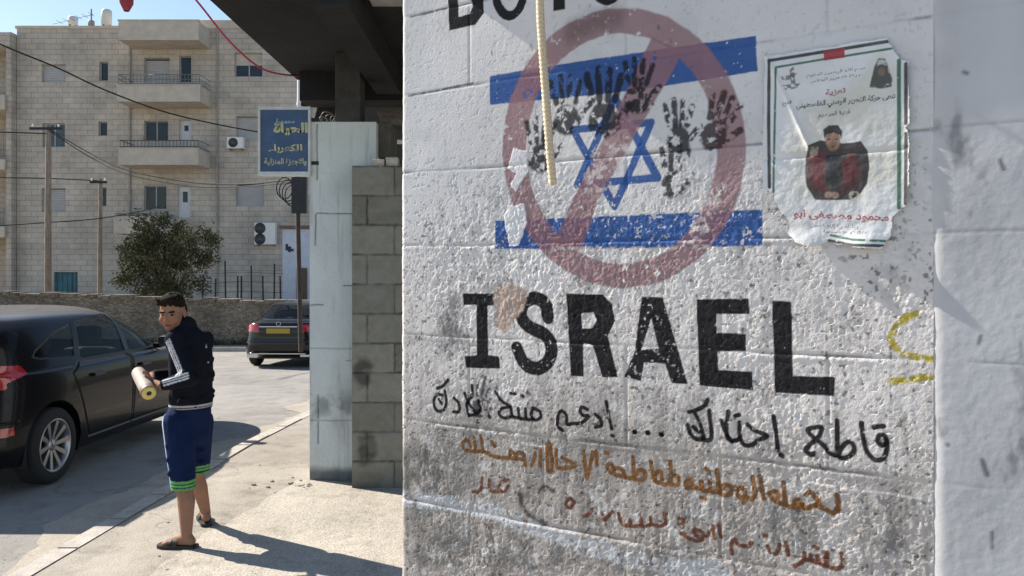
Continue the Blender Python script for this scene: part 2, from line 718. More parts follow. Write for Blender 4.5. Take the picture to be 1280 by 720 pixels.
sheet('ground', lambda y: -400, lambda y: 400, [-300, 8, 12, 16, 20, 24, 800], -.12, m_dirt)
sheet('road', lambda y: -40, lambda y: kx(y) - .13, [-40, 0, 4, 8, 12, 16, 20, 23.1], -.05, m_road)
sheet('pavement', lambda y: kx(y) + .012, lambda y: 14, [-30, 0, 2, 4, 6, 8, 12, 16, 20, 23.1], 0, m_pave)
k = MB()
ys = [-10 + .6 * i for i in range(56)]
for i in range(len(ys) - 1):                     # kerb stones with a thin joint between them
    a, b = ys[i] + .013, ys[i + 1] - .013
    j = random.uniform(-.014, .010)
    za, zb = gz(a) + .012 + j, gz(b) + .012 + j
    k.add([(kx(a) - .13, a, gz(a) - .12), (kx(a), a, gz(a) - .12), (kx(b), b, gz(b) - .12), (kx(b) - .13, b, gz(b) - .12),
           (kx(a) - .125 + j, a, za), (kx(a) - .004, a, za), (kx(b) - .004, b, zb), (kx(b) - .125 + j, b, zb)],
          [(0, 3, 2, 1), (4, 5, 6, 7), (0, 1, 5, 4), (1, 2, 6, 5), (2, 3, 7, 6), (3, 0, 4, 7)])
k.build('kerb', m_kerb)['kind'] = 'structure'
m_apron = M_ground('apron_concrete', (.36, .325, .275), (.52, .47, .395), crack=False, stain=.4, fine=90)
ap = [(-2.02, 3.2), (-2.04, 4.2), (-2.06, 4.9), (-1.98, 5.4), (-1.86, 6.0), (-1.80, 6.66), (-1.60, 6.66), (-1.0, 6.41), (3.0, 6.41), (3.0, 3.2)]
ap2 = []
for i in range(len(ap)):
    for t in np.linspace(0, 1, 14, endpoint=False):
        x_ = ap[i][0] * (1 - t) + ap[(i + 1) % len(ap)][0] * t
        y_ = ap[i][1] * (1 - t) + ap[(i + 1) % len(ap)][1] * t
        if x_ < -1.7: x_ += .09 * (float(fbm(np.array([y_ * 5]), np.array([1.]), 4, 2)[0]) - .5)
        ap2.append((x_, y_))
mb = MB()
mb.add([(x_, y_, .005) for x_, y_ in ap2], [tuple(range(len(ap2)))])
mb.build('concrete_apron', m_apron)['kind'] = 'structure'
V, Fc = [], []
ysn = np.arange(3.2, 16, .06)
for y in ysn:
    w_ = .06 + .62 * float(fbm(np.array([y * .9]), np.array([4.]), 2, 6)[0]) ** 1.5 + .16 * (float(fbm(np.array([y * 6]), np.array([8.]), 4, 7)[0]) - .4)
    V += [(kx(y) - .135 - max(.03, w_), y, gz(y) - .046), (kx(y) - .128, y, gz(y) - .046)]
for i in range(len(ysn) - 1): Fc.append((2 * i, 2 * i + 1, 2 * i + 3, 2 * i + 2))
mb = MB().add(V, Fc)
mb.build('sand_strip', M_ground('road_sand', (.33, .295, .24), (.46, .41, .34), crack=False, stain=.3, fine=140))['kind'] = 'structure'
k = MB()
k.box((-40, 23.1, -.7), (6, 23.22, -.36))
k.box((-40, 23.22, -.7), (6, 24.2, -.37))
k.build('far_pavement', m_kerb)['kind'] = 'structure'

# ------------------------------------------------------------------ mural wall
ANG = R(31.5)
WO = np.array([-.28, 2.0, 0.0])
WD = np.array([math.cos(ANG), -math.sin(ANG), 0.0])
WN = np.array([-math.sin(ANG), -math.cos(ANG), 0.0])


def W(u, v):
    """photo point to (along the wall, height)"""
    dx = (u - 640) / F
    # WO + s*WD = t*(dx,1)
    A = np.array([[WD[0], -dx], [WD[1], -1.0]])
    s, t = np.linalg.solve(A, -WO[:2])
    return (s, CAMH + t * (HOR - v) / F)


def Ws(pts, off=(0, 0), sc=1.0):
    return [W(off[0] + u / sc, off[1] + v / sc) for u, v in pts]


m_mural = M_attr('mural_painted_wall', .95, .16, 330, .04)
S_END = W(1167, 360)[0]
S = lin_range((0, .02, .0015), (.02, S_END, .0018))
Z = lin_range((0, .88, .02), (.88, 2.45, .0018), (2.45, 2.55, .02))
cv = Canvas(S, Z, (.65, .645, .65))
s_, z_ = cv.GS, cv.GZ
hpx = lambda u, v: W(u, v)
# where the render is coarse and where it is smooth
low = sst(2.02, 1.78, z_ + .10 * (fbm(s_ * 6, z_ * 6, 3, 2) - .5))
rough = (.22 + .78 * low) * (.3 + .7 * sst(.03, .16, s_ + .06 * (fbm(s_ * 5, z_ * 9, 3, 8) - .5)))
rough *= .38 + .62 * sst(.38, .62, fbm(s_ * 6 + 3, z_ * 5, 4, 33))
H = (fbm(s_ * 22, z_ * 22, 3, 3) - .5) * .0012 * (.4 + rough)
H += (fbm(s_ * 70, z_ * 60, 3, 6, .6) - .5) * .0018 * rough
H += (fbm(s_ * 190, z_ * 170, 2, 9) - .5) * .0018 * rough
H += (fbm(s_ * 95, z_ * 34, 3, 36, .6) - .5) * .0014 * rough
H -= .0016 * sst(.70, .76, fbm(s_ * 120, z_ * 120, 3, 29)) * (.2 + .8 * low)
H += (fbm(s_ * 2.5, z_ * 2.5, 2, 12) - .5) * .006
# the block courses behind the render
joints = [2.346, 2.15, 1.955, 1.775, 1.555, 1.345, 1.145, .94, .74, .54, .34, .14]
crs = np.zeros_like(s_)
for i, zj in enumerate(joints):
    zz = zj + .006 * (fbm(s_ * 4, s_ * 0 + i, 2, 20 + i) - .5)
    d = z_ - zz
    stren = (.25 + .75 * sst(.45, .62, fbm(s_ * 7, s_ * 0 + 3 * i, 2, 40 + i)))
    H -= .0022 * stren * np.exp(-(d / .0035) ** 2)
    H += .0007 * stren * np.exp(-((d + .008) / .004) ** 2) * (i >= 3)
    crs += stren * np.exp(-(d / .0028) ** 2)
    off = .2 if i % 2 else .0
    for sj in (.21 + off, .61 + off, 1.01 + off):
        dd = s_ - sj - .004 * (fbm(z_ * 9, z_ * 0 + sj, 2, 3) - .5)
        band = (z_ < zj) & (z_ > (joints[i + 1] if i + 1 < len(joints) else 0))
        st2 = .7 * sst(.4, .65, fbm(z_ * 14, z_ * 0 + 7 * sj, 2, 60 + i))
        H -= .0022 * st2 * np.exp(-(dd / .003) ** 2) * band
        crs += .55 * st2 * np.exp(-(dd / .003) ** 2) * band
H += .0014 * sst(1.150, 1.130, z_) * sst(.2, .5, fbm(s_ * 5, s_ * 0, 2, 55)) - .001 * sst(1.346, 1.340, z_) * sst(.2, .5, s_)
# rounded, worn arris at the free end
rr = .016
rad = rr + .006 * (fbm(z_ * 30, z_ * 0, 3, 77) - .5)
H -= np.where(s_ < rad, rad - np.sqrt(np.clip(rad ** 2 - (rad - s_) ** 2, 0, None)), 0)
cv.H = H.astype(np.float32)
# old white distemper, weathered
C = cv.C
n1 = fbm(s_ * 5, z_ * 5, 5, 14)
n2 = fbm(s_ * 18, z_ * 12, 5, 15, .6)
C *= (.86 + .28 * n1)[..., None]
warm = sst(1.95, 1.6, z_ + .2 * (n1 - .5))  # warm cast of sunlight on the lower wall, painted in
C *= 1 + warm[..., None] * (np.array([.035, -.015, -.06]))
dirt = sst(1.50, 1.22, z_ + .12 * (n1 - .5) - .04 * s_ + .14 * (n2 - .5)) * (.5 + .5 * sst(1.15, .75, s_))
C *= 1 - dirt[..., None] * np.array([.31, .34, .375])
C *= (1 - .20 * sst(.55, .72, n2) * (.3 + .7 * low))[..., None]
drip = sst(.52, .72, fbm(s_ * 55, z_ * 5, 4, 18)) * sst(1.75, 1.25, z_)
C *= (1 - .28 * drip)[..., None]
C *= (1 - .55 * np.clip(crs, 0, 1) * (.35 + .65 * sst(.4, .6, n2)))[..., None]
chips = sst(.69, .74, fbm(s_ * 60, z_ * 60, 4, 25, .6)) * (.15 + .85 * low)
C[:] = C * (1 - .65 * chips[..., None]) + np.array([.30, .27, .24]) * .65 * chips[..., None]
pits = sst(.74, .78, fbm(s_ * 130, z_ * 130, 2, 29)) * (.2 + .8 * low)
C *= (1 - .6 * pits)[..., None]
wflk = sst(.64, .69, fbm(s_ * 40 + 9, z_ * 40, 4, 35, .6)) * low
C[:] = C * (1 - .5 * wflk[..., None]) + np.array([.72, .71, .70]) * .5 * wflk[..., None]
cv.C = C.astype(np.float32)

BLUE, RED, BLACK, BROWN = (.040, .105, .31), (.29, .16, .175), (.010, .010, .012), (.20, .095, .035)
WHITE = (.66, .66, .68)
# dark smears and soot
for (u, v, w_, h_, o) in ((567, 405, 14, 34, .55), (520, 600, 34, 40, .55), (540, 660, 60, 30, .35), (690, 110, 60, 30, .12), (760, 345, 40, 8, .3), (960, 570, 22, 26, .3),
                          (590, 540, 10, 20, .4), (545, 590, 50, 50, .5), (620, 690, 110, 26, .55), (860, 700, 120, 20, .4), (760, 560, 60, 16, .3), (700, 585, 30, 14, .3), (1000, 655, 60, 30, .35), (600, 395, 12, 30, .3), (1118, 655, 30, 60, .45), (920, 640, 80, 20, .2), (610, 345, 20, 20, .35)):
    cv.paint(cv.d_poly([Ws([(u + w_ * math.cos(t), v + h_ * math.sin(t)) for t in np.linspace(0, 6.28, 17)[:-1]])]), (.13, .125, .12), None, o, .03, .02, 25, .46, 30, seed=int(u))
# fallen plaster: bare warm patches
cv.paint(cv.d_poly([Ws([(u, v) for u, v in ((618, 362), (640, 355), (658, 368), (652, 392), (640, 415), (622, 410))])]), (.44, .33, .27), None, .0, seed=3)
# pale smear across the low course
cv.paint(cv.d_stroke(Ws([(500, 622), (540, 628), (615, 638), (677, 662), (740, 684), (800, 700), (900, 716)]), .038), (.58, .60, .63), None, .7, .008, .008, 40, .40, 60, seed=44)
cv.paint(cv.d_stroke(Ws([(1010, 603), (1060, 612), (1110, 617), (1165, 626)]), .004), (.8, .79, .76), None, .6, .003, .001, 60, .40, seed=45, lift=.0004)  # sunlit plaster lip painted as a thin pale line
cv.paint(cv.d_stroke(Ws([(634, 590), (634, 560), (660, 556), (700, 560)]), .004), (.75, .74, .70), None, .6, .003, .001, 60, .40, seed=46, lift=.0004)
# flag
cv.paint(cv.d_poly([Ws([(612, 95), (690, 82), (790, 67), (880, 54), (945, 45), (947, 89), (880, 100), (787, 114), (690, 124), (612, 131)])]), BLUE, 'painted_flag', .97, wear=.22, seed=51)
cv.paint(cv.d_poly([Ws([(619, 276), (684, 273), (769, 270), (860, 266), (953, 262), (953, 307), (860, 309), (740, 311), (619, 311)])]), BLUE, 'painted_flag', .97, wear=.33, wearscale=150, seed=52)
for tri in (((716, 162), (814, 153), (768, 258)), ((769, 122), (822, 222), (721, 231))):
    t3 = Ws(tri)
    cv.paint(cv.d_stroke(t3 + [t3[0]], .0165), BLUE, 'painted_flag', .95, wear=.27, seed=53)
# no-entry ring over the flag
ell = lambda cx, cy, rx, ry, n=56: Ws([(cx + rx * math.cos(t), cy + ry * math.sin(t)) for t in np.linspace(0, 2 * math.pi, n, endpoint=False)])
cv.paint(cv.d_poly([ell(780, 185, 152, 175), ell(777, 186, 119, 144)]), RED, 'painted_prohibition_ring', .84, .004, .0026, 30, .27, 70, seed=61)
cv.paint(cv.d_poly([Ws([(815, 46), (852, 62), (848, 78), (792, 172), (748, 250), (726, 312), (690, 308), (713, 255), (765, 152)])]), RED, 'painted_prohibition_ring', .84, .004, .0026, 30, .27, 70, seed=62)
cv.paint(cv.d_stroke(Ws([(715, 40), (745, 26), (770, 20)]), .045), (.09, .07, .06), None, .45, .03, .01, 30, .3, seed=63)
# scraped places on the ring
for pl in ([(642, 186), (660, 188), (660, 214), (645, 239), (637, 231), (645, 217), (634, 211), (637, 200)], [(635, 257), (655, 256), (658, 278), (648, 308), (637, 307), (630, 273)]):
    cv.paint(cv.d_poly([Ws(pl)]), (.70, .70, .72), None, 1, .002, .004, 60, seed=64, lift=.001)
    b, D = cv.d_poly([Ws(pl)])
    L = cv.L[b]
    L[D > 0] = 0
    cv.L[b] = L
cv.paint(cv.d_poly([Ws([(745, 175), (790, 178), (775, 215), (750, 250), (728, 240)])]), (.62, .56, .55), None, .75, .01, .012, 60, .53, 110, seed=66)
cv.paint(cv.d_poly([Ws([(870, 240), (905, 235), (880, 300), (850, 310)])]), (.66, .6, .57), None, .75, .01, .012, 60, .53, 110, seed=67)
cv.paint(cv.d_stroke(Ws([(690, 310), (760, 311), (850, 310), (885, 308)]), .008), (.72, .62, .58), None, .8, .004, .003, 60, .47, 90, seed=68)  # ridge highlight under the flag, painted as a pale line


def handprint(cx, cy, sc, rot, seed, color=(.025, .026, .03), wear=.45, palm=True, op=.9):
    """palm and five fingers pressed in wet paint; sc is the palm's half width in photo pixels"""
    ca, sa = math.cos(rot), math.sin(rot)
    T = lambda x, y: (cx + sc * (x * ca - y * sa), cy + sc * (x * sa + y * ca))
    nm = 'painted_handprint#%d' % seed
    w1 = .0019 * sc * .42
    if palm:
        pts = [T(math.cos(t) * (1 + .1 * math.sin(3 * t)), .9 + 1.15 * math.sin(t)) for t in np.linspace(0, 6.28, 15)[:-1]]
        cv.paint(cv.d_poly([Ws(pts)]), color, nm, op, .006, .005, 60, wear - .01, 75, seed=seed)
    for fx, a, l0 in ((-.72, -.16, 1.35), (-.25, -.05, 1.75), (.25, .05, 1.65), (.70, .18, 1.25)):
        p0 = T(fx, -.35)
        p1 = T(fx + a * 2.2, -.55 - l0)
        cv.paint(cv.d_stroke(Ws([p0, p1]), w1), color, nm, op, .004, .0025, 80, wear - .04, 85, seed=seed + int(10 * fx))
    cv.paint(cv.d_stroke(Ws([T(1.05, .7), T(1.7, -.15)]), w1 * 1.1), color, nm, op, .003, .0025, 90, wear, 80, seed=seed + 9)


handprint(797, 110, 16, .05, 71)
handprint(755, 132, 20, .0, 72, wear=.38)
handprint(708, 134, 17, -.05, 73)
handprint(675, 184, 16, .0, 74, wear=.42)
handprint(848, 161, 15.5, .0, 75)
handprint(842, 216, 15.5, .05, 76, wear=.53)
handprint(897, 156, 17, .35, 77, color=(.05, .035, .035), wear=.47)
handprint(604, 500, 12, .25, 78, wear=.52, op=.8)
handprint(566, 420, 13, .0, 79, color=(.1, .1, .1), wear=.55, op=.5)


def letter(loops, part, off=(0, 0), sc=1., seed=1, wear=.19):
    cv.paint(cv.d_poly([Ws(lp, off, sc) for lp in loops]), BLACK, part, .97, .0016, .0009, 80, wear, 140, seed=seed)


A6 = dict(off=(500, 340), sc=3.272)
A7 = dict(off=(820, 340), sc=2.572)
letter([[(257, 88), (385, 88), (385, 135), (358, 138), (362, 340), (405, 345), (410, 395), (270, 392), (265, 345), (315, 340), (313, 135), (260, 135)]], 'painted_capital_letter#I', seed=81, **A6)
cv.paint(cv.d_stroke(Ws(cr([(605, 185), (592, 128), (550, 108), (505, 130), (497, 185), (530, 225), (590, 255), (620, 305), (610, 360), (565, 395), (510, 375), (478, 310)], 4), **A6), .031), BLACK, 'painted_capital_letter#S', .97, .0016, .0012, 80, .26, 140, seed=82)
letter([[(680, 88), (830, 92), (868, 130), (880, 200), (850, 262), (892, 430), (828, 430), (790, 300), (750, 290), (752, 428), (700, 425)], [(742, 170), (790, 165), (806, 198), (786, 230), (745, 232)]], 'painted_capital_letter#R', seed=83, **A6)
letter([[(990, 100), (1075, 103), (1178, 460), (1110, 455), (1085, 375), (1000, 370), (985, 447), (918, 428), (960, 325)], [(1028, 190), (1058, 312), (988, 318)]], 'painted_capital_letter#A', seed=84, wear=.29, **A6)
letter([[(130, 88), (298, 85), (300, 135), (195, 135), (195, 195), (288, 200), (288, 255), (198, 255), (200, 315), (308, 320), (312, 380), (140, 365)]], 'painted_capital_letter#E', seed=85, **A7)
letter([[(372, 92), (435, 95), (440, 335), (575, 338), (573, 400), (382, 388)]], 'painted_capital_letter#L', seed=86, **A7)
# upper word, running out of the picture's top
letter([[(558, -42), (590, -46), (600, -38), (602, -24), (594, -12), (604, 0), (605, 16), (594, 31), (561, 38)], [(571, -30), (586, -32), (588, -20), (572, -14)], [(572, -2), (587, -4), (591, 8), (587, 17), (573, 21)]], 'painted_capital_letter#B', seed=87)
cv.paint(cv.d_stroke(Ws([(637 + 18.5 * math.cos(t), -16 + 36 * math.sin(t)) for t in np.linspace(0, 2 * math.pi, 25)]), .0215), BLACK, 'painted_capital_letter#O', .97, .0016, .001, 80, .2, 140, seed=88)
letter([[(680, -60), (694, -62), (700, -38), (706, -63), (718, -64), (706, -24), (707, 12), (692, 14), (692, -22)]], 'painted_capital_letter#Y', seed=89)
cv.paint(cv.d_stroke(Ws([(759 + 20 * math.cos(t), -34 + 35 * math.sin(t)) for t in np.linspace(.6, 5.6, 25)]), .02), BLACK, 'painted_capital_letter#C', .97, .0016, .001, 80, .2, 140, seed=90)
# the bare plaster patch sits over I and S
cv.paint(cv.d_poly([Ws([(616, 366), (628, 357), (650, 357), (659, 368), (655, 385), (642, 400), (632, 418), (618, 405)])]), (.47, .36, .30), 'bare_plaster_patch', .93, .006, .006, 45, .25, 60, seed=91)

# handwriting in black
A5 = dict(off=(530, 460), sc=4.414)
A8 = dict(off=(800, 470), sc=3.368)


def write(strokes, w, fr, part='painted_black_handwriting', color=BLACK, wear=.25, n=4, seed=95):
    for i, st in enumerate(strokes):
        pts = cr(st, n) if len(st) > 2 else st
        cv.paint(cv.d_stroke(Ws(pts, **fr), w), color, part, .96, .0018, .0009, 90, wear, 130, seed=seed + i)


write([[(1000, 272), (1008, 250), (1030, 252), (1038, 278), (1020, 292), (1002, 278)], [(1038, 270), (1040, 310), (1022, 348), (990, 352), (956, 318), (940, 262), (932, 198)], [(985, 216), (1026, 211)],
       [(830, 186), (830, 250), (836, 338), (880, 338), (904, 308), (884, 276), (850, 300), (836, 336)], [(836, 338), (800, 326), (772, 292), (742, 268), (712, 240), (712, 222), (762, 216), (756, 250), (716, 288), (698, 314), (716, 330), (736, 326)],
       [(562, 170), (572, 240), (580, 312)], [(592, 332), (600, 338)], [(452, 206), (480, 228), (534, 252), (494, 272), (468, 292), (436, 288), (420, 252), (418, 196)], [(420, 262), (400, 272), (370, 264), (364, 210), (372, 150)],
       [(342, 188), (362, 240), (388, 276)], [(400, 168), (418, 164)], [(290, 146), (298, 210), (300, 262), (276, 272), (262, 262)], [(206, 152), (240, 142), (272, 124), (284, 100)], [(232, 160), (252, 200), (266, 262), (236, 266), (210, 240), (200, 206)], [(224, 216), (246, 236)]], .0092, A8)
write([[(1006, 186), (1018, 250), (1036, 336)], [(1036, 372), (1044, 376)], [(946, 256), (976, 286), (976, 318), (946, 326)], [(902, 228), (872, 214), (862, 240), (880, 262), (908, 266), (870, 302), (824, 306), (790, 310), (786, 262), (762, 236), (742, 256), (736, 312)], [(744, 330), (766, 344)],
       [(600, 222), (636, 238), (644, 270), (612, 288), (592, 262), (600, 222)], [(600, 282), (566, 282), (560, 226)], [(566, 280), (530, 276), (520, 222)], [(528, 274), (490, 268), (478, 214)], [(490, 266), (440, 276), (414, 254), (430, 222), (472, 212), (430, 184), (394, 130)], [(478, 140), (502, 142)], [(540, 152), (548, 158)], [(358, 268), (362, 272)],
       [(264, 96), (266, 150), (236, 196), (244, 262)], [(224, 140), (250, 200), (284, 246)], [(300, 180), (312, 226), (290, 252), (248, 262)], [(296, 294), (300, 298)], [(166, 166), (194, 196), (194, 240), (164, 242)], [(74, 112), (106, 98), (134, 66)], [(104, 150), (72, 146), (54, 190), (72, 236), (110, 232), (124, 186), (116, 128)], [(82, 172), (98, 196)]], .0085, A5, seed=130)
for (u, v) in ((793, 540), (809, 541), (826, 543)):
    cv.paint(cv.d_stroke(Ws([(u, v), (u + 1, v)]), .011), BLACK, 'painted_black_handwriting', 1, seed=190)


def text_on(cvx, body, quad, mapper, color, part, bold=.0, **kw):
    """lettering stretched into a four-cornered field (left-bottom, right-bottom, right-top, left-top)"""
    v, t, asp = text_tris(body, bold)
    q = [np.array(p, dtype=float) for p in quad]
    uv = []
    for x, y in v:
        p = (q[0] * (1 - x) + q[1] * x) * (1 - y) + (q[3] * (1 - x) + q[2] * x) * y
        uv.append(mapper(*p))
    cvx.paint(cvx.d_tris(np.array(uv), t), color, part, **kw)


AZ = dict(off=(820, 580), sc=4.267)
AY = dict(off=(540, 540), sc=4.0)
PB = dict(part='painted_brown_handwriting', color=BROWN, wear=.20, n=4)
write([[(965, 165), (972, 205), (975, 250)], [(970, 230), (945, 262), (905, 240), (860, 225)], [(800, 165), (822, 150), (850, 180), (872, 206), (830, 226), (795, 236), (780, 215)], [(780, 232), (750, 230), (735, 202), (758, 190), (768, 228)], [(735, 228), (692, 215), (680, 100)],
       [(690, 218), (640, 200), (605, 162), (628, 145), (655, 165), (640, 196)], [(552, 68), (562, 120), (576, 186)], [(513, 70), (528, 150), (512, 188), (488, 182), (440, 176), (434, 138), (464, 130), (476, 162), (466, 206)], [(325, 35), (330, 90), (336, 152), (384, 166), (405, 132), (370, 110), (340, 142)],
       [(336, 152), (292, 146), (285, 95)], [(290, 146), (250, 141), (240, 95)], [(246, 140), (200, 121), (180, 80), (160, 100), (166, 130), (200, 122)], [(266, 28), (278, 32)], [(240, 180), (258, 184)]], .0096, AZ, seed=401, **PB)
write([[(1190, 150), (1194, 210), (1196, 258), (1226, 264), (1232, 230), (1200, 214)], [(1192, 260), (1150, 260), (1145, 202), (1120, 206), (1114, 244), (1150, 258)], [(1093, 150), (1100, 200), (1112, 242), (1130, 256)],
       [(1003, 125), (1006, 180), (1010, 230), (1050, 240), (1066, 206), (1036, 190), (1010, 226)], [(1010, 236), (970, 226), (950, 190), (920, 182), (905, 202)], [(962, 226), (915, 214), (886, 196), (875, 170), (895, 160), (906, 190)], [(864, 104), (878, 107)], [(820, 95), (821, 130), (823, 164)],
       [(802, 100), (790, 170), (774, 232)], [(758, 100), (764, 160), (772, 214)], [(650, 130), (690, 150), (716, 166), (680, 180), (640, 181), (622, 170), (620, 88)], [(590, 60), (600, 180), (578, 190), (574, 60)], [(540, 92), (541, 130), (540, 168)], [(516, 108), (508, 140), (497, 166)],
       [(466, 166), (458, 112), (430, 105), (424, 130), (450, 137), (463, 130)], [(420, 136), (390, 128), (394, 92), (412, 116), (404, 134)], [(392, 131), (345, 130), (300, 120), (270, 104)], [(298, 50), (312, 72)], [(243, 20), (247, 50), (252, 88)], [(209, 28), (212, 56), (216, 82)], [(270, 106), (240, 97), (200, 96), (160, 86), (154, 55), (178, 40), (192, 76)]], .0096, AY, seed=421, **PB)
PB.update(color=(.16, .065, .038), wear=.27)
write([[(990, 480), (996, 540), (960, 558), (915, 542), (914, 474)], [(898, 470), (901, 500), (906, 542)], [(905, 546), (870, 527), (860, 490)], [(872, 527), (830, 516), (825, 485)], [(830, 516), (795, 506), (790, 475)], [(796, 506), (770, 530), (740, 545)], [(845, 440), (862, 450)], [(694, 420), (699, 450), (706, 486)],
       [(660, 430), (642, 478), (610, 470), (595, 440)], [(575, 380), (588, 383)], [(510, 420), (490, 440), (440, 430), (420, 402), (402, 430), (406, 480)], [(335, 330), (340, 360), (346, 390)], [(303, 330), (308, 365), (313, 400)],
       [(280, 365), (262, 386), (240, 360), (202, 350), (214, 384), (250, 400), (210, 410), (160, 386), (135, 370)], [(120, 292), (150, 300), (134, 320)]], .0084, AZ, seed=451, **PB)
write([[(1160, 410), (1166, 458), (1130, 470), (1100, 460), (1094, 428)], [(1096, 462), (1050, 470), (1045, 430)], [(1046, 470), (1000, 470), (990, 438)], [(990, 470), (950, 460), (930, 408)], [(902, 400), (880, 422), (860, 440), (850, 408)], [(800, 380), (790, 408), (760, 420)],
       [(710, 350), (690, 382), (668, 360), (690, 330), (706, 350)], [(380, 240), (350, 250), (330, 280), (358, 300), (382, 270)], [(330, 300), (290, 292), (285, 240)], [(250, 230), (240, 290), (205, 300)]], .0084, AY, seed=471, **PB)
# yellow scrawl, cut off by the plaster panel
for st in ([(838, 134), (790, 155), (756, 210), (780, 252), (830, 272), (900, 280)], [(755, 352), (900, 334)]):
    cv.paint(cv.d_stroke(Ws(cr(st, 4) if len(st) > 2 else st, **A7), .0125), (.46, .37, .055), 'painted_yellow_scrawl', .95, .003, .002, 60, .38, 120, seed=211)
# black splotch and odd specks
cv.paint(cv.d_stroke(Ws(cr([(648, 610), (652, 630), (662, 645), (682, 655)], 4)), .012), (.05, .045, .045), None, .8, .008, .004, 60, .4, 60, seed=221)
cv.paint(cv.d_stroke(Ws(cr([(672, 618), (680, 608), (692, 614)], 4)), .01), (.05, .045, .045), None, .8, .006, .004, 60, .4, 60, seed=222)
for i in range(70):
    u, v = random.uniform(510, 1150), random.uniform(5, 700)
    cv.paint(cv.d_stroke(Ws([(u, v), (u + random.uniform(-2, 2), v + random.uniform(0, 5))]), random.uniform(.002, .006)), (.1, .1, .1), None, random.uniform(.3, .8), .003, .001, 80, seed=300 + i)
for (a, b) in (((512, 21), (558, 10)), ((510, 120), (590, 104))):
    cv.paint(cv.d_stroke(Ws([a, b]), .005), (.06, .06, .065), None, .8, .003, .002, 60, .35, seed=231)

mw = empty('mural_wall', (WO[0], WO[1], 0), 'tall white-painted block wall covered with a boycott mural, flag, ring and handwriting', 'wall')
face_parts = cv.build(WO, WD, WN, m_mural, mw, 'wall_face')
LABS = {'painted_flag': 'blue striped flag with a six-pointed star', 'painted_prohibition_ring': 'dull red ring with a diagonal bar over the flag',
        'painted_black_handwriting': 'black Arabic handwriting under the big capitals', 'painted_brown_handwriting': 'faded brown Arabic handwriting low on the wall',
        'painted_yellow_scrawl': 'yellow scrawl beside the plaster panel', 'bare_plaster_patch': 'pinkish bare patch between the first two capitals'}
for k_, o in face_parts.items():
    if k_ in LABS: o['label'] = LABS[k_]
m_plast = M('grey_plaster', (.40, .41, .43), .9, .2, 5, .3, 60)
END = 2.3


def wpt(s, z, h): return Vector(WO + WD * s + WN * h) + Vector((0, 0, z))


def wbox(mb, s0, s1, z0, z1, h0, h1):
    mb.add([wpt(s0, z0, h0), wpt(s1, z0, h0), wpt(s1, z0, h1), wpt(s0, z0, h1), wpt(s0, z1, h0), wpt(s1, z1, h0), wpt(s1, z1, h1), wpt(s0, z1, h1)],
           [(0, 3, 2, 1), (4, 5, 6, 7), (0, 1, 5, 4), (1, 2, 6, 5), (2, 3, 7, 6), (3, 0, 4, 7)])


mb = MB()
wbox(mb, .0, END, 0, 2.55, -.22, -.022)
mb.build('wall_core', m_plast, mw)
mb = MB()
wbox(mb, -.05, END, 2.552, 2.66, -.26, .062)  # unseen ledge added to shade the upper wall
mb.build('added_shade_ledge', m_plast, mw)
# smooth plaster panel to the right
S2 = lin_range((-.006, .30, .003), (.30, END - S_END, .03))
Z2 = lin_range((0, .88, .03), (.88, 2.45, .003), (2.45, 2.55, .03))
cp = Canvas(S2, Z2, (.50, .505, .525))
a, b = cp.GS, cp.GZ
cp.H = ((fbm(a * 6, b * 3, 3, 5) - .5) * .003 + (fbm(a * 70, b * 70, 2, 6) - .5) * .0005 + .0022).astype(np.float32)
cp.C *= (.82 + .36 * fbm(a * 7, b * 5, 5, 91))[..., None]
cp.C[:] = cp.C + (np.array([.56, .55, .55]) - cp.C) * (sst(.035, -.006, a + .03 * (fbm(a * 30, b * 30, 4, 92) - .5)) * .8)[..., None]
cp.C *= (1 - .45 * sst(.60, .75, fbm(a * 16, b * 8, 5, 93, .6)))[..., None]
for i, zj in enumerate(joints):
    st_ = sst(.35, .6, fbm(a * 6, a * 0 + i, 2, 70 + i)) * np.exp(-((b - zj - .004 * (fbm(a * 12, a * 0, 2, i) - .5)) / .0025) ** 2)
    cp.H -= (.0005 * st_).astype(np.float32)
    cp.C *= (1 - .22 * st_)[..., None]
edge = .012 * (fbm(b * 6, b * 0, 3, 9) - .5) + .004
cp.H -= (np.clip((.012 + edge - a) / .02, 0, 1) ** 2 * .0042).astype(np.float32)
pn = lambda u, v: (W(u, v)[0] - S_END, W(u, v)[1])
for (u, v, du, dv, w_) in ((1184, 555, 1, 1, .006), (1228, 575, 6, 18, .009), (1226, 420, -3, 10, .004), (1205, 90, 4, 2, .005), (1240, 665, 0, 20, .005), (1250, 200, 5, 12, .006)):
    cp.paint(cp.d_stroke([pn(u, v), pn(u + du, v + dv)], w_), (.1, .1, .11), None, .8, .004, .002, 60, .3, seed=int(u))
cp.build(WO + WD * S_END, WD, WN, M_attr('plaster_panel_paint', .85, .06, 90, .1), mw, 'plaster_panel')['plaster_panel']['label'] = 'smooth blue-grey plaster panel beside the mural'
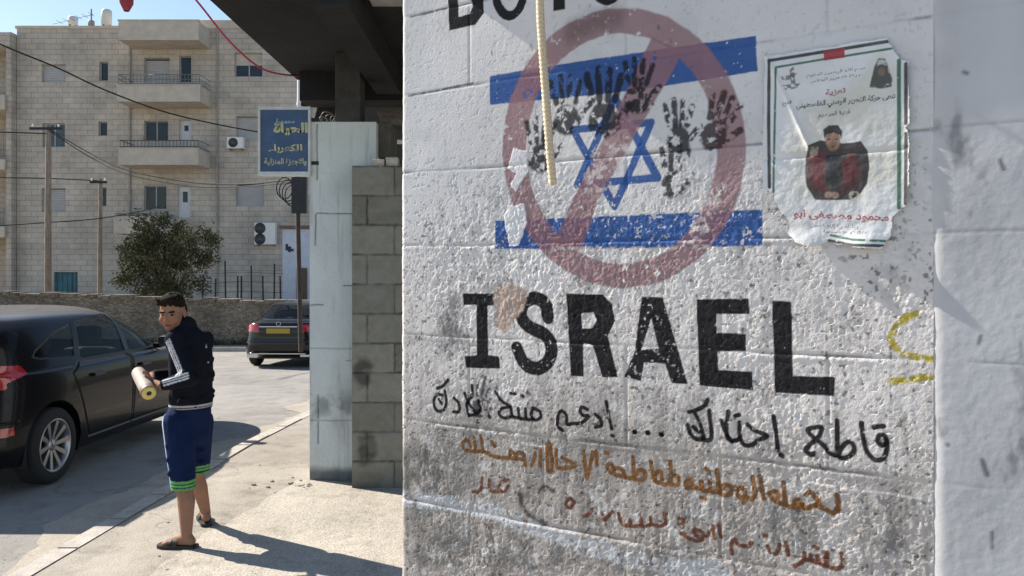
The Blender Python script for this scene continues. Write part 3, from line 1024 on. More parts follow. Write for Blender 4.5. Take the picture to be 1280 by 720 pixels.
# ------------------------------------------------------------------ the poster
m_paper = M_attr('poster_paper', .6, .12, 90, .35)
AP = dict(off=(930, 30), sc=2.4)
PP = lambda u, v: W(930 + u / 2.4, 30 + v / 2.4)
outline = [PP(*p) for p in [(62, 100), (200, 78), (330, 58), (432, 42), (448, 72), (470, 108), (496, 116), (497, 300), (488, 312), (497, 330), (495, 545), (468, 560), (450, 578), (440, 640), (415, 674), (330, 672), (262, 656), (200, 670), (160, 655), (133, 628), (140, 592), (108, 560), (88, 512), (56, 492), (60, 300)]]
ps = [p[0] for p in outline]
pz = [p[1] for p in outline]
PS = np.arange(min(ps) - .008, max(ps) + .008, .0011)
PZ = np.arange(min(pz) - .008, max(pz) + .008, .0011)
cq = Canvas(PS, PZ, (.70, .71, .72))
a, b = cq.GS, cq.GZ
_, D = (lambda t: t)(cq.d_poly([outline]))
bb, D0 = cq.d_poly([outline])
DD = np.full(a.shape, -1.)
DD[bb] = D0
DD += .0035 * (fbm(a * 70, b * 70, 3, 4) - .5) * 2
keep = DD > 0
u0, u1, v0, v1 = a.min(), a.max(), b.min(), b.max()
nu, nv = (a - u0) / (u1 - u0), (b - v0) / (v1 - v0)
Hp = .0052 + .0040 * (fbm(a * 16, b * 12, 4, 17) - .5) + .0012 * (fbm(a * 60, b * 60, 3, 19) - .5)
Hp += .016 * sst(.86, 1.0, nu) * sst(.84, 1.0, nv) + .006 * sst(.08, 0., nu) * sst(.25, .5, nv)
Hp += .010 * sst(.14, .02, nv) * (.5 + .5 * np.sin(a * 60)) + .004 * sst(.93, 1.0, nu)
crease = np.abs((nu - .18) - (1 - nv - .22) * .62)
Hp += .0035 * np.exp(-(crease / .018) ** 2) * sst(.42, .55, nv) - .002 * np.exp(-((nv - .47) / .012) ** 2)
cq.H = Hp.astype(np.float32)
cq.C *= (.9 + .2 * fbm(a * 20, b * 20, 4, 22))[..., None]
cq.C *= 1 - .22 * sst(.5, .7, fbm(a * 9, b * 9, 4, 23))[..., None] * np.array([.5, .6, 1.])
PBL, PGR, PRD = (.02, .022, .026), (.03, .14, .085), (.36, .03, .04)
ln = lambda p, w_, c, part='printed_border', **k2: cq.paint(cq.d_stroke([PP(*q) for q in p], w_), c, part, .95, .0012, .0003, 90, **k2)
ln([(78, 490), (76, 300), (78, 112), (250, 84), (436, 54)], .0062, PBL, wear=.2, seed=1)
ln([(90, 505), (94, 300), (98, 132), (250, 106), (444, 76)], .0042, PGR, wear=.2, seed=2)
ln([(466, 112), (466, 300), (466, 552)], .0065, PGR, wear=.25, seed=3)
ln([(487, 122), (487, 300)], .0062, PBL, wear=.2, seed=4)
ln([(487, 330), (486, 540)], .0062, PBL, wear=.2, seed=4)
cq.paint(cq.d_poly([[PP(*q) for q in ((240, 84), (302, 74), (304, 102), (242, 112))]]), PRD, 'printed_border', .95, .0012, .0004, seed=5)
ln([(262, 634), (330, 648), (428, 652)], .0045, PGR, wear=.3, seed=6)
ln([(256, 650), (330, 664), (418, 666)], .0055, PBL, wear=.3, seed=7)


def ptext(body, quad, c, bold=.01, seed=1):
    text_on(cq, arabic(body), quad, PP, c, 'printed_text#%d' % seed, bold, op=.9, soft=.0016, wob=.0002, wear=.15, seed=seed)


ptext('بسم الله الرحمن الرحيم', [(190, 165), (365, 142), (365, 128), (190, 151)], (.08, .1, .09), seed=11)
ptext('حركة التحرير الوطني', [(198, 182), (352, 162), (352, 148), (198, 168)], (.08, .1, .09), seed=12)
ptext('تعزية', [(246, 222), (306, 213), (306, 190), (246, 199)], (.30, .04, .05), .03, seed=13)
ptext('تنعى حركة التحرير الوطني الفلسطيني', [(158, 262), (456, 233), (456, 208), (158, 237)], (.025, .025, .03), .03, seed=14)
ptext('فتح', [(116, 250), (146, 246), (146, 230), (116, 234)], (.03, .03, .03), .02, seed=15)
ptext('ابنها المرحوم', [(224, 288), (318, 276), (318, 256), (224, 268)], (.03, .03, .03), .02, seed=16)
ptext('محمود مصطفى ابو', [(150, 586), (436, 600), (436, 566), (150, 556)], (.34, .035, .05), .03, seed=17)
ptext('وإنا لله وإنا إليه راجعون', [(200, 612), (345, 618), (345, 602), (200, 598)], (.09, .09, .1), seed=18)
ptext('عنهم جميعا', [(240, 632), (380, 634), (380, 618), (240, 618)], (.09, .09, .1), seed=19)
pe = lambda cx, cy, rx, ry, n=20: [PP(cx + rx * math.cos(t), cy + ry * math.sin(t)) for t in np.linspace(0, 6.283, n, endpoint=False)]
pp = lambda *q: [PP(*x) for x in q]


def pprint(loop, c, part='printed_portrait', op=.95, soft=.002, wob=.001, seed=1, **kw):
    cq.paint(cq.d_poly([loop]), c, part, op, soft, wob, 60, seed=seed, **kw)


pprint(pp((186, 400), (196, 365), (230, 350), (300, 360), (352, 352), (372, 380), (378, 430), (370, 480), (348, 515), (320, 528), (215, 528), (190, 490), (184, 440)), (.026, .016, .017), seed=41)
pprint(pp((192, 400), (215, 378), (248, 385), (245, 420), (250, 480), (214, 490), (192, 460)), (.13, .03, .033), seed=42, wear=.35, wearscale=60)
pprint(pp((290, 390), (330, 385), (350, 420), (345, 470), (300, 485), (295, 440)), (.11, .026, .03), seed=43, wear=.4, wearscale=60)
pprint(pp((248, 395), (292, 395), (298, 470), (270, 490), (246, 470)), (.018, .018, .022), seed=44)
pprint(pp((214, 470), (258, 500), (255, 515), (205, 490)), (.11, .028, .03), seed=45)
pprint(pp((330, 470), (284, 500), (288, 515), (340, 490)), (.09, .028, .03), seed=46)
pprint(pp((196, 375), (215, 360), (226, 372), (222, 395), (200, 400)), (.35, .30, .24), seed=47, op=.8, wear=.45, wearscale=90)
pprint(pe(268, 352, 22, 32), (.26, .15, .10), seed=48)
pprint(pp((242, 345), (240, 318), (256, 304), (282, 305), (296, 322), (294, 348), (288, 334), (270, 326), (250, 332)), (.012, .011, .012), seed=49)
for (cx, cy, rx, ry) in ((258, 347, 5, 2.2), (278, 346, 5, 2.2), (268, 369, 7, 1.8)):
    pprint(pe(cx, cy, rx, ry), (.05, .028, .022), seed=50, wob=0, soft=.0012)
pprint(pe(256, 514, 12, 10), (.40, .27, .20), seed=51)
pprint(pe(276, 514, 12, 10), (.40, .27, .20), seed=52)
pprint(pe(332, 515, 18, 14), (.55, .5, .42), seed=53, wear=.4)
# the small pictures in the top corners
pprint(pp((378, 192), (384, 160), (392, 130), (404, 106), (424, 106), (436, 130), (446, 165), (444, 190), (410, 196)), (.06, .06, .055), 'printed_emblem#r', seed=54, wear=.3)
pprint(pe(414, 146, 11, 14), (.20, .14, .10), 'printed_emblem#r', seed=55)
pprint(pp((398, 128), (404, 110), (422, 108), (432, 128), (414, 122)), (.5, .5, .48), 'printed_emblem#r', seed=56, wear=.4, wearscale=150)
for q in (((112, 160), (160, 150), (150, 164), (118, 174)), ((140, 140), (150, 130), (156, 180), (144, 190)), ((118, 185), (170, 180), (160, 195), (128, 200))):
    pprint(pp(*q), (.10, .10, .09), 'printed_emblem', seed=57, op=.85, wear=.42, wearscale=160)
pm = np.isin(cq.L, [cq.names.index('printed_portrait')])
mod = (.7 + .6 * fbm(a * 110, b * 110, 4, 61, .65)) * (.8 + .4 * fbm(a * 40, b * 40, 2, 62))
cq.C = np.where(pm[..., None], cq.C * mod[..., None], cq.C)
fade_glare = sst(.42, .72, fbm(a * 14, b * 14, 5, 63, .6))  # uneven fading together with painted glare patches
cq.C = (cq.C + (np.array([.62, .62, .61]) - cq.C) * (.02 + .14 * fade_glare[..., None])).astype(np.float32)
pr = empty('memorial_poster', WO + WD * ((u0 + u1) / 2) + np.array([0, 0, v0]) + WN * .004, 'torn white paper poster with a young man\'s portrait and flag-coloured border pasted on the wall', 'poster')
cq.build(WO, WD, WN, m_paper, pr, 'paper_sheet', keep=keep)

# ------------------------------------------------------------------ rope
m_rope = M('cotton_rope', (.72, .60, .42), .9, .18, 300, .4, 400)
path = cr([(674, -150, 1.70), (675, 0, 1.69), (678, 60, 1.68), (683, 130, 1.675), (687, 185, 1.67), (691, 230, 1.67)], 24)
pts = [P(*p) for p in path]
hook = pts[0]
mb = MB()
acc, ph = [0], 0
for i in range(1, len(pts)): acc.append(acc[-1] + (pts[i] - pts[i - 1]).length)
dense = []
for k_ in range(420):
    t = acc[-1] * k_ / 419
    i = min(max(1, int(np.searchsorted(acc, t))), len(pts) - 1)
    f_ = (t - acc[i - 1]) / (acc[i] - acc[i - 1])
    dense.append((pts[i - 1].lerp(pts[i], f_), t))
for st in range(3):
    sp = []
    for (p, t) in dense:
        an = st * 2 * math.pi / 3 + t / .030 * 2 * math.pi
        sp.append(p + Vector((math.cos(an), math.sin(an), 0)) * .0042)
    mb.tube(sp, .0050, 8)
single('rope', mb, m_rope, 'thick cream twisted rope hanging down in front of the mural', 'rope', base=hook)
m_iron = M('dark_iron', (.03, .03, .03), .6, .3, 20, .2, 60, metal=.4)
mb = MB()
wsd = (Vector(hook) - Vector(WO)).dot(Vector(WD))
mb.tube([wpt(wsd, 2.60, .05), Vector((hook.x, hook.y, 2.60)), Vector((hook.x, hook.y, hook.z - .01))], .005)
single('rope_hook', mb, m_iron, 'iron hook holding the cream rope above the mural', 'hook', base=wpt(wsd, 2.6, .06))

# ================================================================== PILLAR, BLOCK WALL, CANOPY
# block wall, a relief grid of hollow blocks facing the street
BW = empty('block_wall', (-1.28, 6.4, 0), 'bare grey concrete block wall joined to the pale pillar', 'wall')
BS = np.arange(0, 2.6, .0085)
BZ = np.arange(0, 2.585, .0085)
cb_ = Canvas(BS, BZ, (.225, .217, .18))
a, b = cb_.GS, cb_.GZ
course = .2365
row = np.floor((2.582 - b) / course).astype(int)
fz = (2.582 - b) - row * course
xo = np.where(row % 2 == 0, .10, .32)
xx = a + xo + .004 * (fbm(b * 5, a * 0, 2, 3) - .5)
cidx = np.floor(xx / .44).astype(int)
fxx = xx - cidx * .44
dj = np.minimum(np.minimum(fz, course - fz), np.minimum(fxx, .44 - fxx))
dj = dj + .010 * (fbm(a * 28, b * 28, 3, 4) - .5)
jm = sst(.010, .003, dj)
tone = _T[(row * 7 + 3) & 255, (cidx * 13 + 5) & 255]
cb_.C *= (.80 + .4 * tone)[..., None]
cb_.C *= (.8 + .4 * fbm(a * 24, b * 24, 5, 7, .6))[..., None]
cb_.C *= (1 - .6 * jm * (.4 + .6 * sst(.35, .6, fbm(a * 6, b * 6, 3, 5))))[..., None]
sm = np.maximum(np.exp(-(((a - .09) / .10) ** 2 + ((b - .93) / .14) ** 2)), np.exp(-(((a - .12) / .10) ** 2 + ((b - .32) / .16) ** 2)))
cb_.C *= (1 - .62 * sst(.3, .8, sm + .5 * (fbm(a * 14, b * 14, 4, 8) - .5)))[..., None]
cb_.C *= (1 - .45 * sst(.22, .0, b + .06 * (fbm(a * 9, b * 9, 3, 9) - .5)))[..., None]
lm = sst(.55, .7, fbm(a * 5, b * 9, 4, 10))
cb_.C[:] = cb_.C * (1 - .25 * lm[..., None]) + np.array([.30, .29, .26]) * .25 * lm[..., None]
cb_.H = (-.010 * jm + (fbm(a * 60, b * 60, 3, 11) - .5) * .004 + (tone - .5) * .004).astype(np.float32)
m_block = M_attr('concrete_block', .95, .4, 150, .2)
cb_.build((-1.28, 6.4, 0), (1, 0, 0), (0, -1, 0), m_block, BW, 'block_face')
mb = MB()
mb.box((-1.279, 6.412, 0), (1.4, 6.6, 2.582))
mb.build('wall_core', M('block_core', (.13, .13, .11), .95, .3, 20, .4, 60), BW)

# pale painted pillar
m_pill = M_attr('pale_painted_concrete', .8, .3, 120, .3)
PL = empty('pillar', (-1.405, 6.75, 0), 'pale bluish painted concrete pillar standing at the pavement edge', 'pillar')
S3 = np.arange(0, .556, .006)
Z3 = np.arange(0, 2.985, .006)
cpl = Canvas(S3, Z3, (.62, .67, .66))
a, b = cpl.GS, cpl.GZ
cpl.C *= (.84 + .32 * fbm(a * 6, b * 4, 5, 21))[..., None]
stn = .5 * sst(.52, .78, fbm(a * 30, b * 2.2, 5, 22, .6)) * sst(.35, .6, fbm(a * 4, b * 2, 3, 28))
cpl.C *= 1 - .5 * stn[..., None] * np.array([.8, .9, 1.])
cpl.C *= (1 - .5 * sst(.95, .85, np.abs(b - .62) / .4 + .5) * 0)[..., None]
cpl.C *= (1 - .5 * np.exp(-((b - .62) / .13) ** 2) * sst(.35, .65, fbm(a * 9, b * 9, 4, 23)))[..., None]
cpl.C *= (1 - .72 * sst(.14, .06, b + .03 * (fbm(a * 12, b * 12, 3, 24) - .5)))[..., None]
hh = (fbm(a * 40, b * 40, 3, 25) - .5) * .004
for (zj, sa, sb) in ((2.22, .05, .4), (1.46, 0, .12), (1.62, .28, .42), (1.0, .3, .4), (.5, 0, .42), (1.1, 0, .4)):
    ln_ = np.exp(-((b - zj - .012 * (fbm(a * 10, a * 0 + zj, 2, 26) - .5)) / .005) ** 2) * ((a > sa) & (a < sb))
    hh -= .006 * ln_
    cpl.C *= (1 - .75 * ln_ * (zj > 1.2) - .4 * ln_ * (zj <= 1.2))[..., None]
for (sj, za, zb) in ((.05, 1.95, 2.22), (.07, .3, .72), (.06, 2.5, 2.97)):
    ln_ = np.exp(-((a - sj - .01 * (fbm(b * 14, b * 0, 2, 27) - .5)) / .006) ** 2) * ((b > za) & (b < zb))
    hh -= .006 * ln_
    cpl.C *= (1 - .7 * ln_)[..., None]
cpl.H = hh.astype(np.float32)
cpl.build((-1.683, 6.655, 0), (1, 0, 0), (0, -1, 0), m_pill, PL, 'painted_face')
mb = MB()
mb.box((-1.683, 6.661, 0), (-1.128, 7.15, 2.983), bev=.008)
mb.build('shaft', M('pale_shaft', (.50, .52, .50), .85, .2, 6, .4, 50), PL)

m_canopy = M('canopy_concrete', (.012, .012, .012), .95, .45, 3, .4, 30)  # even near-black tone for the slab and beams
m_dcol = M('dark_concrete', (.05, .049, .046), .95, .35, 5, .5, 30)
mb = MB()
mb.box((-1.50, 6.78, 2.986), (-1.285, 7.0, 3.60), bev=.01)
single('canopy_column', mb, m_dcol, 'dark grimy concrete column between the pale pillar and the canopy', 'column', base=(-1.39, 6.9, 2.986))
cn = empty('canopy', (0, 6.5, 3.6), 'dark canopy roof sheltering the block wall', 'canopy')
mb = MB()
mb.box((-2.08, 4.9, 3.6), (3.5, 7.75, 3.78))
mb.build('roof_slab', m_canopy, cn)
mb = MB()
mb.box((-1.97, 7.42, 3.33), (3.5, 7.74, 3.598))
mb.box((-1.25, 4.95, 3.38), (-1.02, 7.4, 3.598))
mb.build('roof_beam', m_canopy, cn)
mb = MB()
mb.box((-.96, 5.0, 3.55), (-.50, 5.5, 3.598), bev=.01)
mb.build('ceiling_panel', M('pale_panel', (.30, .30, .28), .7, .3, 8), cn)
# ragged black sheet standing in for the dark space below the canopy
TY = 7.78
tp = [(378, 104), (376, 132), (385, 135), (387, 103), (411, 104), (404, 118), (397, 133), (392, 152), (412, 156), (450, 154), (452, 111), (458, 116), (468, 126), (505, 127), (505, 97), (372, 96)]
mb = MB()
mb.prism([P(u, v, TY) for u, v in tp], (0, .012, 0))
single('dark_space_sheet', mb, M('dark_space_black', (.012, .012, .012), .8, .4, 12, .5, 30), 'black sheet standing in for the dark space under the canopy behind the pillar', 'sheet', base=P(440, 97, TY))
m_beamb = M('brown_timber', (.12, .10, .08), .85, .35, 5, .4, 30, stretch=(1, 8, 8))
mb = MB()
mb.box((-1.34, 7.95, 3.30), (2.5, 8.1, 3.47))
mb.box((-1.30, 7.96, 0), (-1.2, 8.06, 3.30))
single('timber_frame', mb, m_beamb, 'brown timber beam on a post behind the block wall', 'beam', base=(-1.25, 8, 0))
mb = MB()
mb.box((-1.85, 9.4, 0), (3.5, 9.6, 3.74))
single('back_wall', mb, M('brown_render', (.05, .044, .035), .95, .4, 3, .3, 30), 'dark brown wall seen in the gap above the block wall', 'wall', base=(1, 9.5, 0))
m_whitep = M('white_plastic', (.78, .77, .74), .5, .08, 8)
mb = MB()
mb.box((-1.28, 7.7, 2.975), (-.9, 7.74, 3.01), bev=.004)
mb.box((-.98, 7.72, 0), (-.95, 7.745, 2.974))
single('strip_light', mb, m_whitep, 'white strip standing above the block wall', 'strip light', base=(-1.1, 7.7, 0))
mb = MB()
mb.box((-1.02, 6.45, 2.583), (-.92, 6.55, 2.66), bev=.012)
mb.box((-1.13, 6.44, 2.583), (-1.03, 6.56, 2.64), bev=.01)
single('stone_rubble', mb, M('pale_rubble', (.5, .45, .38), .9, .35, 20, .4, 60), 'pale broken stones lying on top of the block wall', 'stones', base=(-1, 6.5, 2.583))
mb = MB()
mb.box((-1.13, 6.8, 2.984), (-.93, 7.0, 3.04), bev=.01)
mb.box((-1.128, 6.75, 2.70), (-1.02, 7.1, 2.984))
single('cap_block', mb, M('cap_concrete', (.11, .10, .085), .9, .3, 14, .4, 50), 'small brown slab on the bracket beside the pillar top', 'slab', base=(-1.03, 6.9, 2.98))
# tangle of wires on top of the pillar
mb = MB()
for i in range(7):
    c0 = Vector((-1.60 + .03 * i, 6.8 + .02 * i, 2.99))
    rr_ = random.uniform(.03, .08)
    mb.tube([c0 + Vector((rr_ * math.cos(t) * random.uniform(.8, 1.2), .04 * math.sin(2 * t), rr_ + rr_ * math.sin(t))) for t in np.linspace(0, 6.3, 16)], .004, 5)
single('wire_tangle', mb, M('grey_wire', (.16, .15, .13), .6, .3, 30), 'loose loops of grey wire lying on top of the pale pillar', 'wire', base=(-1.55, 6.85, 2.985))
mb = MB()
mb.tube([P(375.5, 80, 8.3), P(375, 150, 8.3), P(375, 205, 8.3)], .032, 12)
mb.tube([P(375.3, 128, 8.3), P(375.2, 132, 8.3)], .038, 12)
single('drain_pipe', mb, m_whitep, 'sunlit white pipe standing just beyond the canopy edge', 'pipe', base=P(375, 205, 8.3))
# small rubble at the pillar's foot
m_rub = M('rubble', (.30, .25, .19), .95, .3, 30, .4, 80)
for i in range(34):
    x, y = (random.gauss(-1.75, .14), random.gauss(6.45, .12)) if i < 16 else (random.uniform(-2.55, .2), random.uniform(4.6, 7.2))
    r_ = random.uniform(.006, .018) if i < 16 else random.uniform(.004, .010)
    bm = bmesh.new()
    bmesh.ops.create_icosphere(bm, subdivisions=1, radius=r_)
    for v in bm.verts: v.co = Vector((v.co.x * 1.3, v.co.y, v.co.z * .7)) * random.uniform(.75, 1.2)
    mb = MB()
    bm.verts.index_update()
    mb.add([v.co + Vector((x, y, r_ * .45)) for v in bm.verts], [[v.index for v in f.verts] for f in bm.faces])
    bm.free()
    single('pebble', mb, m_rub, 'small tan pebble lying on the pavement near the pillar', 'pebble', 'pebbles strewn on the pavement', base=(x, y, 0))

rn = np.random.default_rng(21)
n_g = 5200
gx = np.where(rn.random(n_g) < .45, np.array([0.]), np.array([1.]))
yy_ = rn.uniform(4.2, 15, n_g)
kxx = -2.72 + .03 * (yy_ - 4.7)
xx_ = np.where(gx < .5, kxx - .13 - np.abs(rn.normal(0, .22, n_g)), kxx + rn.uniform(.02, 2.4, n_g))
sz_ = rn.uniform(.0015, .0055, n_g)
zz_ = np.array([gz(y) for y in yy_]) + np.where(gx < .5, -.05, np.where((xx_ > -2.05) & (yy_ < 6.6), .005, 0.))
tet = np.array([[0, 0, 1.1], [1, 0, -.1], [-.5, .87, -.1], [-.5, -.87, -.1]])
rot_ = rn.uniform(0, 6.28, n_g)
V = np.stack([np.stack([xx_ + sz_ * (t[0] * np.cos(rot_) - t[1] * np.sin(rot_)), yy_ + sz_ * (t[0] * np.sin(rot_) + t[1] * np.cos(rot_)), zz_ + sz_ * t[2]], axis=1) for t in tet], axis=1).reshape(-1, 3)
Q = (np.arange(n_g)[:, None, None] * 4 + np.array([[0, 1, 2], [0, 2, 3], [0, 3, 1]])[None]).reshape(-1, 3)
gc = np.repeat(np.array([.34, .30, .25]) * rn.uniform(.4, 1.25, n_g)[:, None], 4, axis=0)
gr_ = np_mesh('grit', V, Q, M_attr('grit_grains', .95), None, (0, 0, 0), gc)
tag(gr_, 'loose grit and sand scattered along the kerb and pavement', 'grit', kind='stuff')

# ------------------------------------------------------------------ shop sign
SY = 6.62
s0, s1 = P(322, 219, SY), P(388, 133, SY)
sg = empty('shop_sign', ((s0.x + s1.x) / 2, SY, s0.z), 'blue shop sign with yellow Arabic lettering and a pale frame beside the pillar', 'sign')
m_sigf = M('sign_frame', (.55, .58, .58), .5, .15, 10)
x0, x1, z0, z1 = s0.x, s1.x, s0.z, s1.z
fw = .026
mb = MB()
mb.box((x0, SY, z0), (x1, SY + .09, z0 + fw * 1.2), bev=.004)
mb.box((x0, SY, z1 - fw), (x1, SY + .09, z1), bev=.004)
mb.box((x0, SY, z0 + fw * 1.2), (x0 + fw * .8, SY + .09, z1 - fw), bev=.004)
mb.box((x1 - fw * .8, SY, z0 + fw * 1.2), (x1, SY + .09, z1 - fw), bev=.004)
mb.build('frame', m_sigf, sg)
mb = MB()
mb.box((x0 + .01, SY + .012, z0 + .02), (x1 - .01, SY + .08, z1 - .02))
mb.build('panel', M('sign_blue', (.042, .090, .19), .45, .25, 6), sg)
mb = MB()
mb.box((x1 - .04, SY + .03, z1 - .12), (x1 + .06, SY + .06, z1 - .09))
mb.build('bracket', m_iron, sg)
mb = MB()
mb.box((x1 - .04, SY + .03, z0 + .09), (x1 + .06, SY + .06, z0 + .12))
mb.build('bracket', m_iron, sg)


def sign_text(body, quad, mat, bold):
    v, t, asp = text_tris(arabic(body), bold)
    V = []
    for x, y in v:
        u = quad[0] + (quad[2] - quad[0]) * x
        w_ = quad[3] + (quad[1] - quad[3]) * y
        p = P(315 + u / 7.2, 125 + w_ / 7.2, SY)
        V.append((p.x, SY + .009, p.z))
    mb = MB()
    mb.add(V, [tuple(q) for q in t])
    return mb.build('lettering', mat, sg)


m_yel = M('sign_yellow', (.46, .47, .26), .5, .15, 20)
m_pal = M('sign_pale', (.30, .42, .58), .5, .15, 20)
sign_text('محمصة', (210, 165, 380, 210), m_pal, .03)
sign_text('الحياة', (190, 200, 500, 315), m_yel, .05)
sign_text('للكهرباء', (145, 395, 450, 478), m_yel, .045)
sign_text('والأجهزة المنزلية', (108, 520, 490, 592), m_yel, .03)

# ================================================================== BEYOND THE ROAD
# rubble-stone boundary wall
m_rubw, n, l, b = newmat('rubble_stone')
tc = n.new('ShaderNodeTexCoord')
mp = n.new('ShaderNodeMapping')
mp.inputs['Scale'].default_value = (2.2, 2.2, 4.2)
l.new(tc.outputs['Object'], mp.inputs[0])
vo = n.new('ShaderNodeTexVoronoi')
l.new(mp.outputs[0], vo.inputs['Vector'])
ve = n.new('ShaderNodeTexVoronoi')
ve.feature = 'DISTANCE_TO_EDGE'
l.new(mp.outputs[0], ve.inputs['Vector'])
hs = n.new('ShaderNodeSeparateColor')
l.new(vo.outputs['Color'], hs.inputs[0])
rp = n.new('ShaderNodeValToRGB')
rp.color_ramp.elements[0].color = (.165, .13, .095, 1)
rp.color_ramp.elements[1].color = (.33, .27, .20, 1)
l.new(hs.outputs[0], rp.inputs[0])
nz = n.new('ShaderNodeTexNoise')
nz.inputs['Scale'].default_value = 1.1
nz.inputs['Detail'].default_value = 9
nz.inputs['Roughness'].default_value = .7
l.new(tc.outputs['Object'], nz.inputs['Vector'])
ml = n.new('ShaderNodeMapRange')
ml.inputs['From Min'].default_value = .0
ml.inputs['From Max'].default_value = .06
ml.inputs['To Min'].default_value = .5
l.new(ve.outputs['Distance'], ml.inputs['Value'])
m2_ = n.new('ShaderNodeMapRange')
m2_.inputs['From Min'].default_value = .35
m2_.inputs['From Max'].default_value = .7
m2_.inputs['To Min'].default_value = .6
m2_.inputs['To Max'].default_value = 1.35
l.new(nz.outputs['Fac'], m2_.inputs['Value'])
mm = n.new('ShaderNodeMath')
mm.operation = 'MULTIPLY'
l.new(ml.outputs[0], mm.inputs[0])
l.new(m2_.outputs[0], mm.inputs[1])
sc = n.new('ShaderNodeVectorMath')
sc.operation = 'SCALE'
l.new(rp.outputs[0], sc.inputs[0])
l.new(mm.outputs[0], sc.inputs['Scale'])
l.new(sc.outputs[0], b.inputs['Base Color'])
b.inputs['Roughness'].default_value = .95
bp = n.new('ShaderNodeBump')
bp.inputs['Strength'].default_value = .8
bp.inputs['Distance'].default_value = .05
l.new(mm.outputs[0], bp.inputs['Height'])
l.new(bp.outputs[0], b.inputs['Normal'])
bwl = empty('boundary_wall', (-16, 24, -.46), 'low brown rubble-stone wall along the far side of the road', 'wall')
mb = MB()
zt = lambda x: 1.02 if x < -8 else .98
V, Fc = [], []
n_ = 120
for i in range(n_ + 1):
    x = -40 + 48 * i / n_
    h_ = 1.14 - .26 * max(0, min(1, (x + 15.5) / 8)) + .06 * (float(fbm(np.array([x * 1.4]), np.array([3.]), 3, 2)[0]) - .5)
    V += [(x, 24, -.5), (x, 24.02, h_), (x, 24.42, h_ + .02), (x, 24.44, -.5)]
for i in range(n_):
    for j in range(3):
        Fc.append((4 * i + j, 4 * i + 4 + j, 4 * i + 5 + j, 4 * i + 1 + j))
mb.add(V, Fc)
mb.build('stonework', m_rubw, bwl)
mb = MB()
rnd = random.Random(5)
x = -40
while x < 7:
    w_ = rnd.uniform(.25, .7)
    h_ = 1.14 - .26 * max(0, min(1, (x + 15.5) / 8))
    mb.box((x, 23.97, h_ - .02), (x + w_ - .02, 24.46, h_ + rnd.uniform(.04, .12)), bev=.02)
    x += w_
mb.build('cap_stone', m_rubw, bwl)['label'] = 'uneven flat stones along the top'

# apartment house
BY = 40.0
m_bst = M_stone('building_stone', (.58, .515, .435), (.50, .445, .375), (.36, .315, .26), .62, .27, .016, .35, dirt=.30)
m_bst2 = M('balcony_stone', (.53, .47, .39), .9, .15, 2, .3, 10)
m_shut = M('roller_shutter', (.42, .41, .40), .7, .1, 3)
m_dark = M('dark_pane', (.018, .022, .026), .12, .3, 2)
m_green = M('greenish_pane', (.05, .075, .08), .12, .3, 2)
m_alum = M('aluminium_frame', (.35, .36, .36), .5, .1, 6)
m_wdoor = M('white_door', (.62, .63, .66), .5, .06, 6)
m_teal = M('teal_metal', (.03, .14, .17), .5, .3, 3)
m_rail = M('grey_rail', (.16, .16, .17), .5, .2, 8)
B = lambda u, v: ((u - 640) * BY / F, CAMH + (HOR - v) * BY / F)
bld = empty('apartment_building', (-15, 44, -.46), 'beige stone apartment building of four storeys with stacked balconies', 'building')
WIN = [  # u0, v0, u1, v1, kind
    (52, 80, 82, 103, 'shutter'), (53, 154, 81, 184, 'open'), (52, 235, 82, 265, 'shutter'),
    (124, 77, 135, 101, 'dark'), (123, 152, 134, 170, 'dark'), (126, 234, 133, 258, 'dark'),
    (180, 72, 212, 103, 'shutter'), (224, 70, 239, 103, 'dark'), (180, 151, 210, 176, 'dark'), (224, 150, 239, 176, 'door'),
    (180, 232, 208, 262, 'dark'), (222, 233, 238, 272, 'door'),
    (293, 66, 328, 96, 'half'), (295, 145, 330, 175, 'shutter'), (295, 229, 330, 258, 'shutter'),
    (67, 340, 97, 384, 'teal'), (400, 66, 435, 96, 'half'), (400, 145, 435, 175, 'shutter'), (400, 229, 435, 258, 'dark')]
rects = []
for (a0, b0, a1, b1, kd) in WIN:
    p, q = B(a0, b1), B(a1, b0)
    rects.append((p[0], p[1], q[0], q[1], kd))
XL, XR, ZB, ZT = B(21, 0)[0], B(560, 0)[0], -.6, B(0, 36)[1]


def facade(mb, xl, xr, zb, zt, y, holes, dep):
    xs = sorted(set([xl, xr] + [h[0] for h in holes] + [h[2] for h in holes]))
    zs = sorted(set([zb, zt] + [h[1] for h in holes] + [h[3] for h in holes]))
    for i in range(len(xs) - 1):
        for j in range(len(zs) - 1):
            cx, cz = (xs[i] + xs[i + 1]) / 2, (zs[j] + zs[j + 1]) / 2
            if any(h[0] < cx < h[2] and h[1] < cz < h[3] for h in holes): continue
            mb.add([(xs[i], y, zs[j]), (xs[i + 1], y, zs[j]), (xs[i + 1], y, zs[j + 1]), (xs[i], y, zs[j + 1])], [(0, 1, 2, 3)])
    for (x0, z0, x1, z1, *_) in holes:
        for (p, q) in (((x0, z0), (x1, z0)), ((x1, z0), (x1, z1)), ((x1, z1), (x0, z1)), ((x0, z1), (x0, z0))):
            mb.add([(p[0], y, p[1]), (q[0], y, q[1]), (q[0], y + dep, q[1]), (p[0], y + dep, p[1])], [(0, 1, 2, 3)])


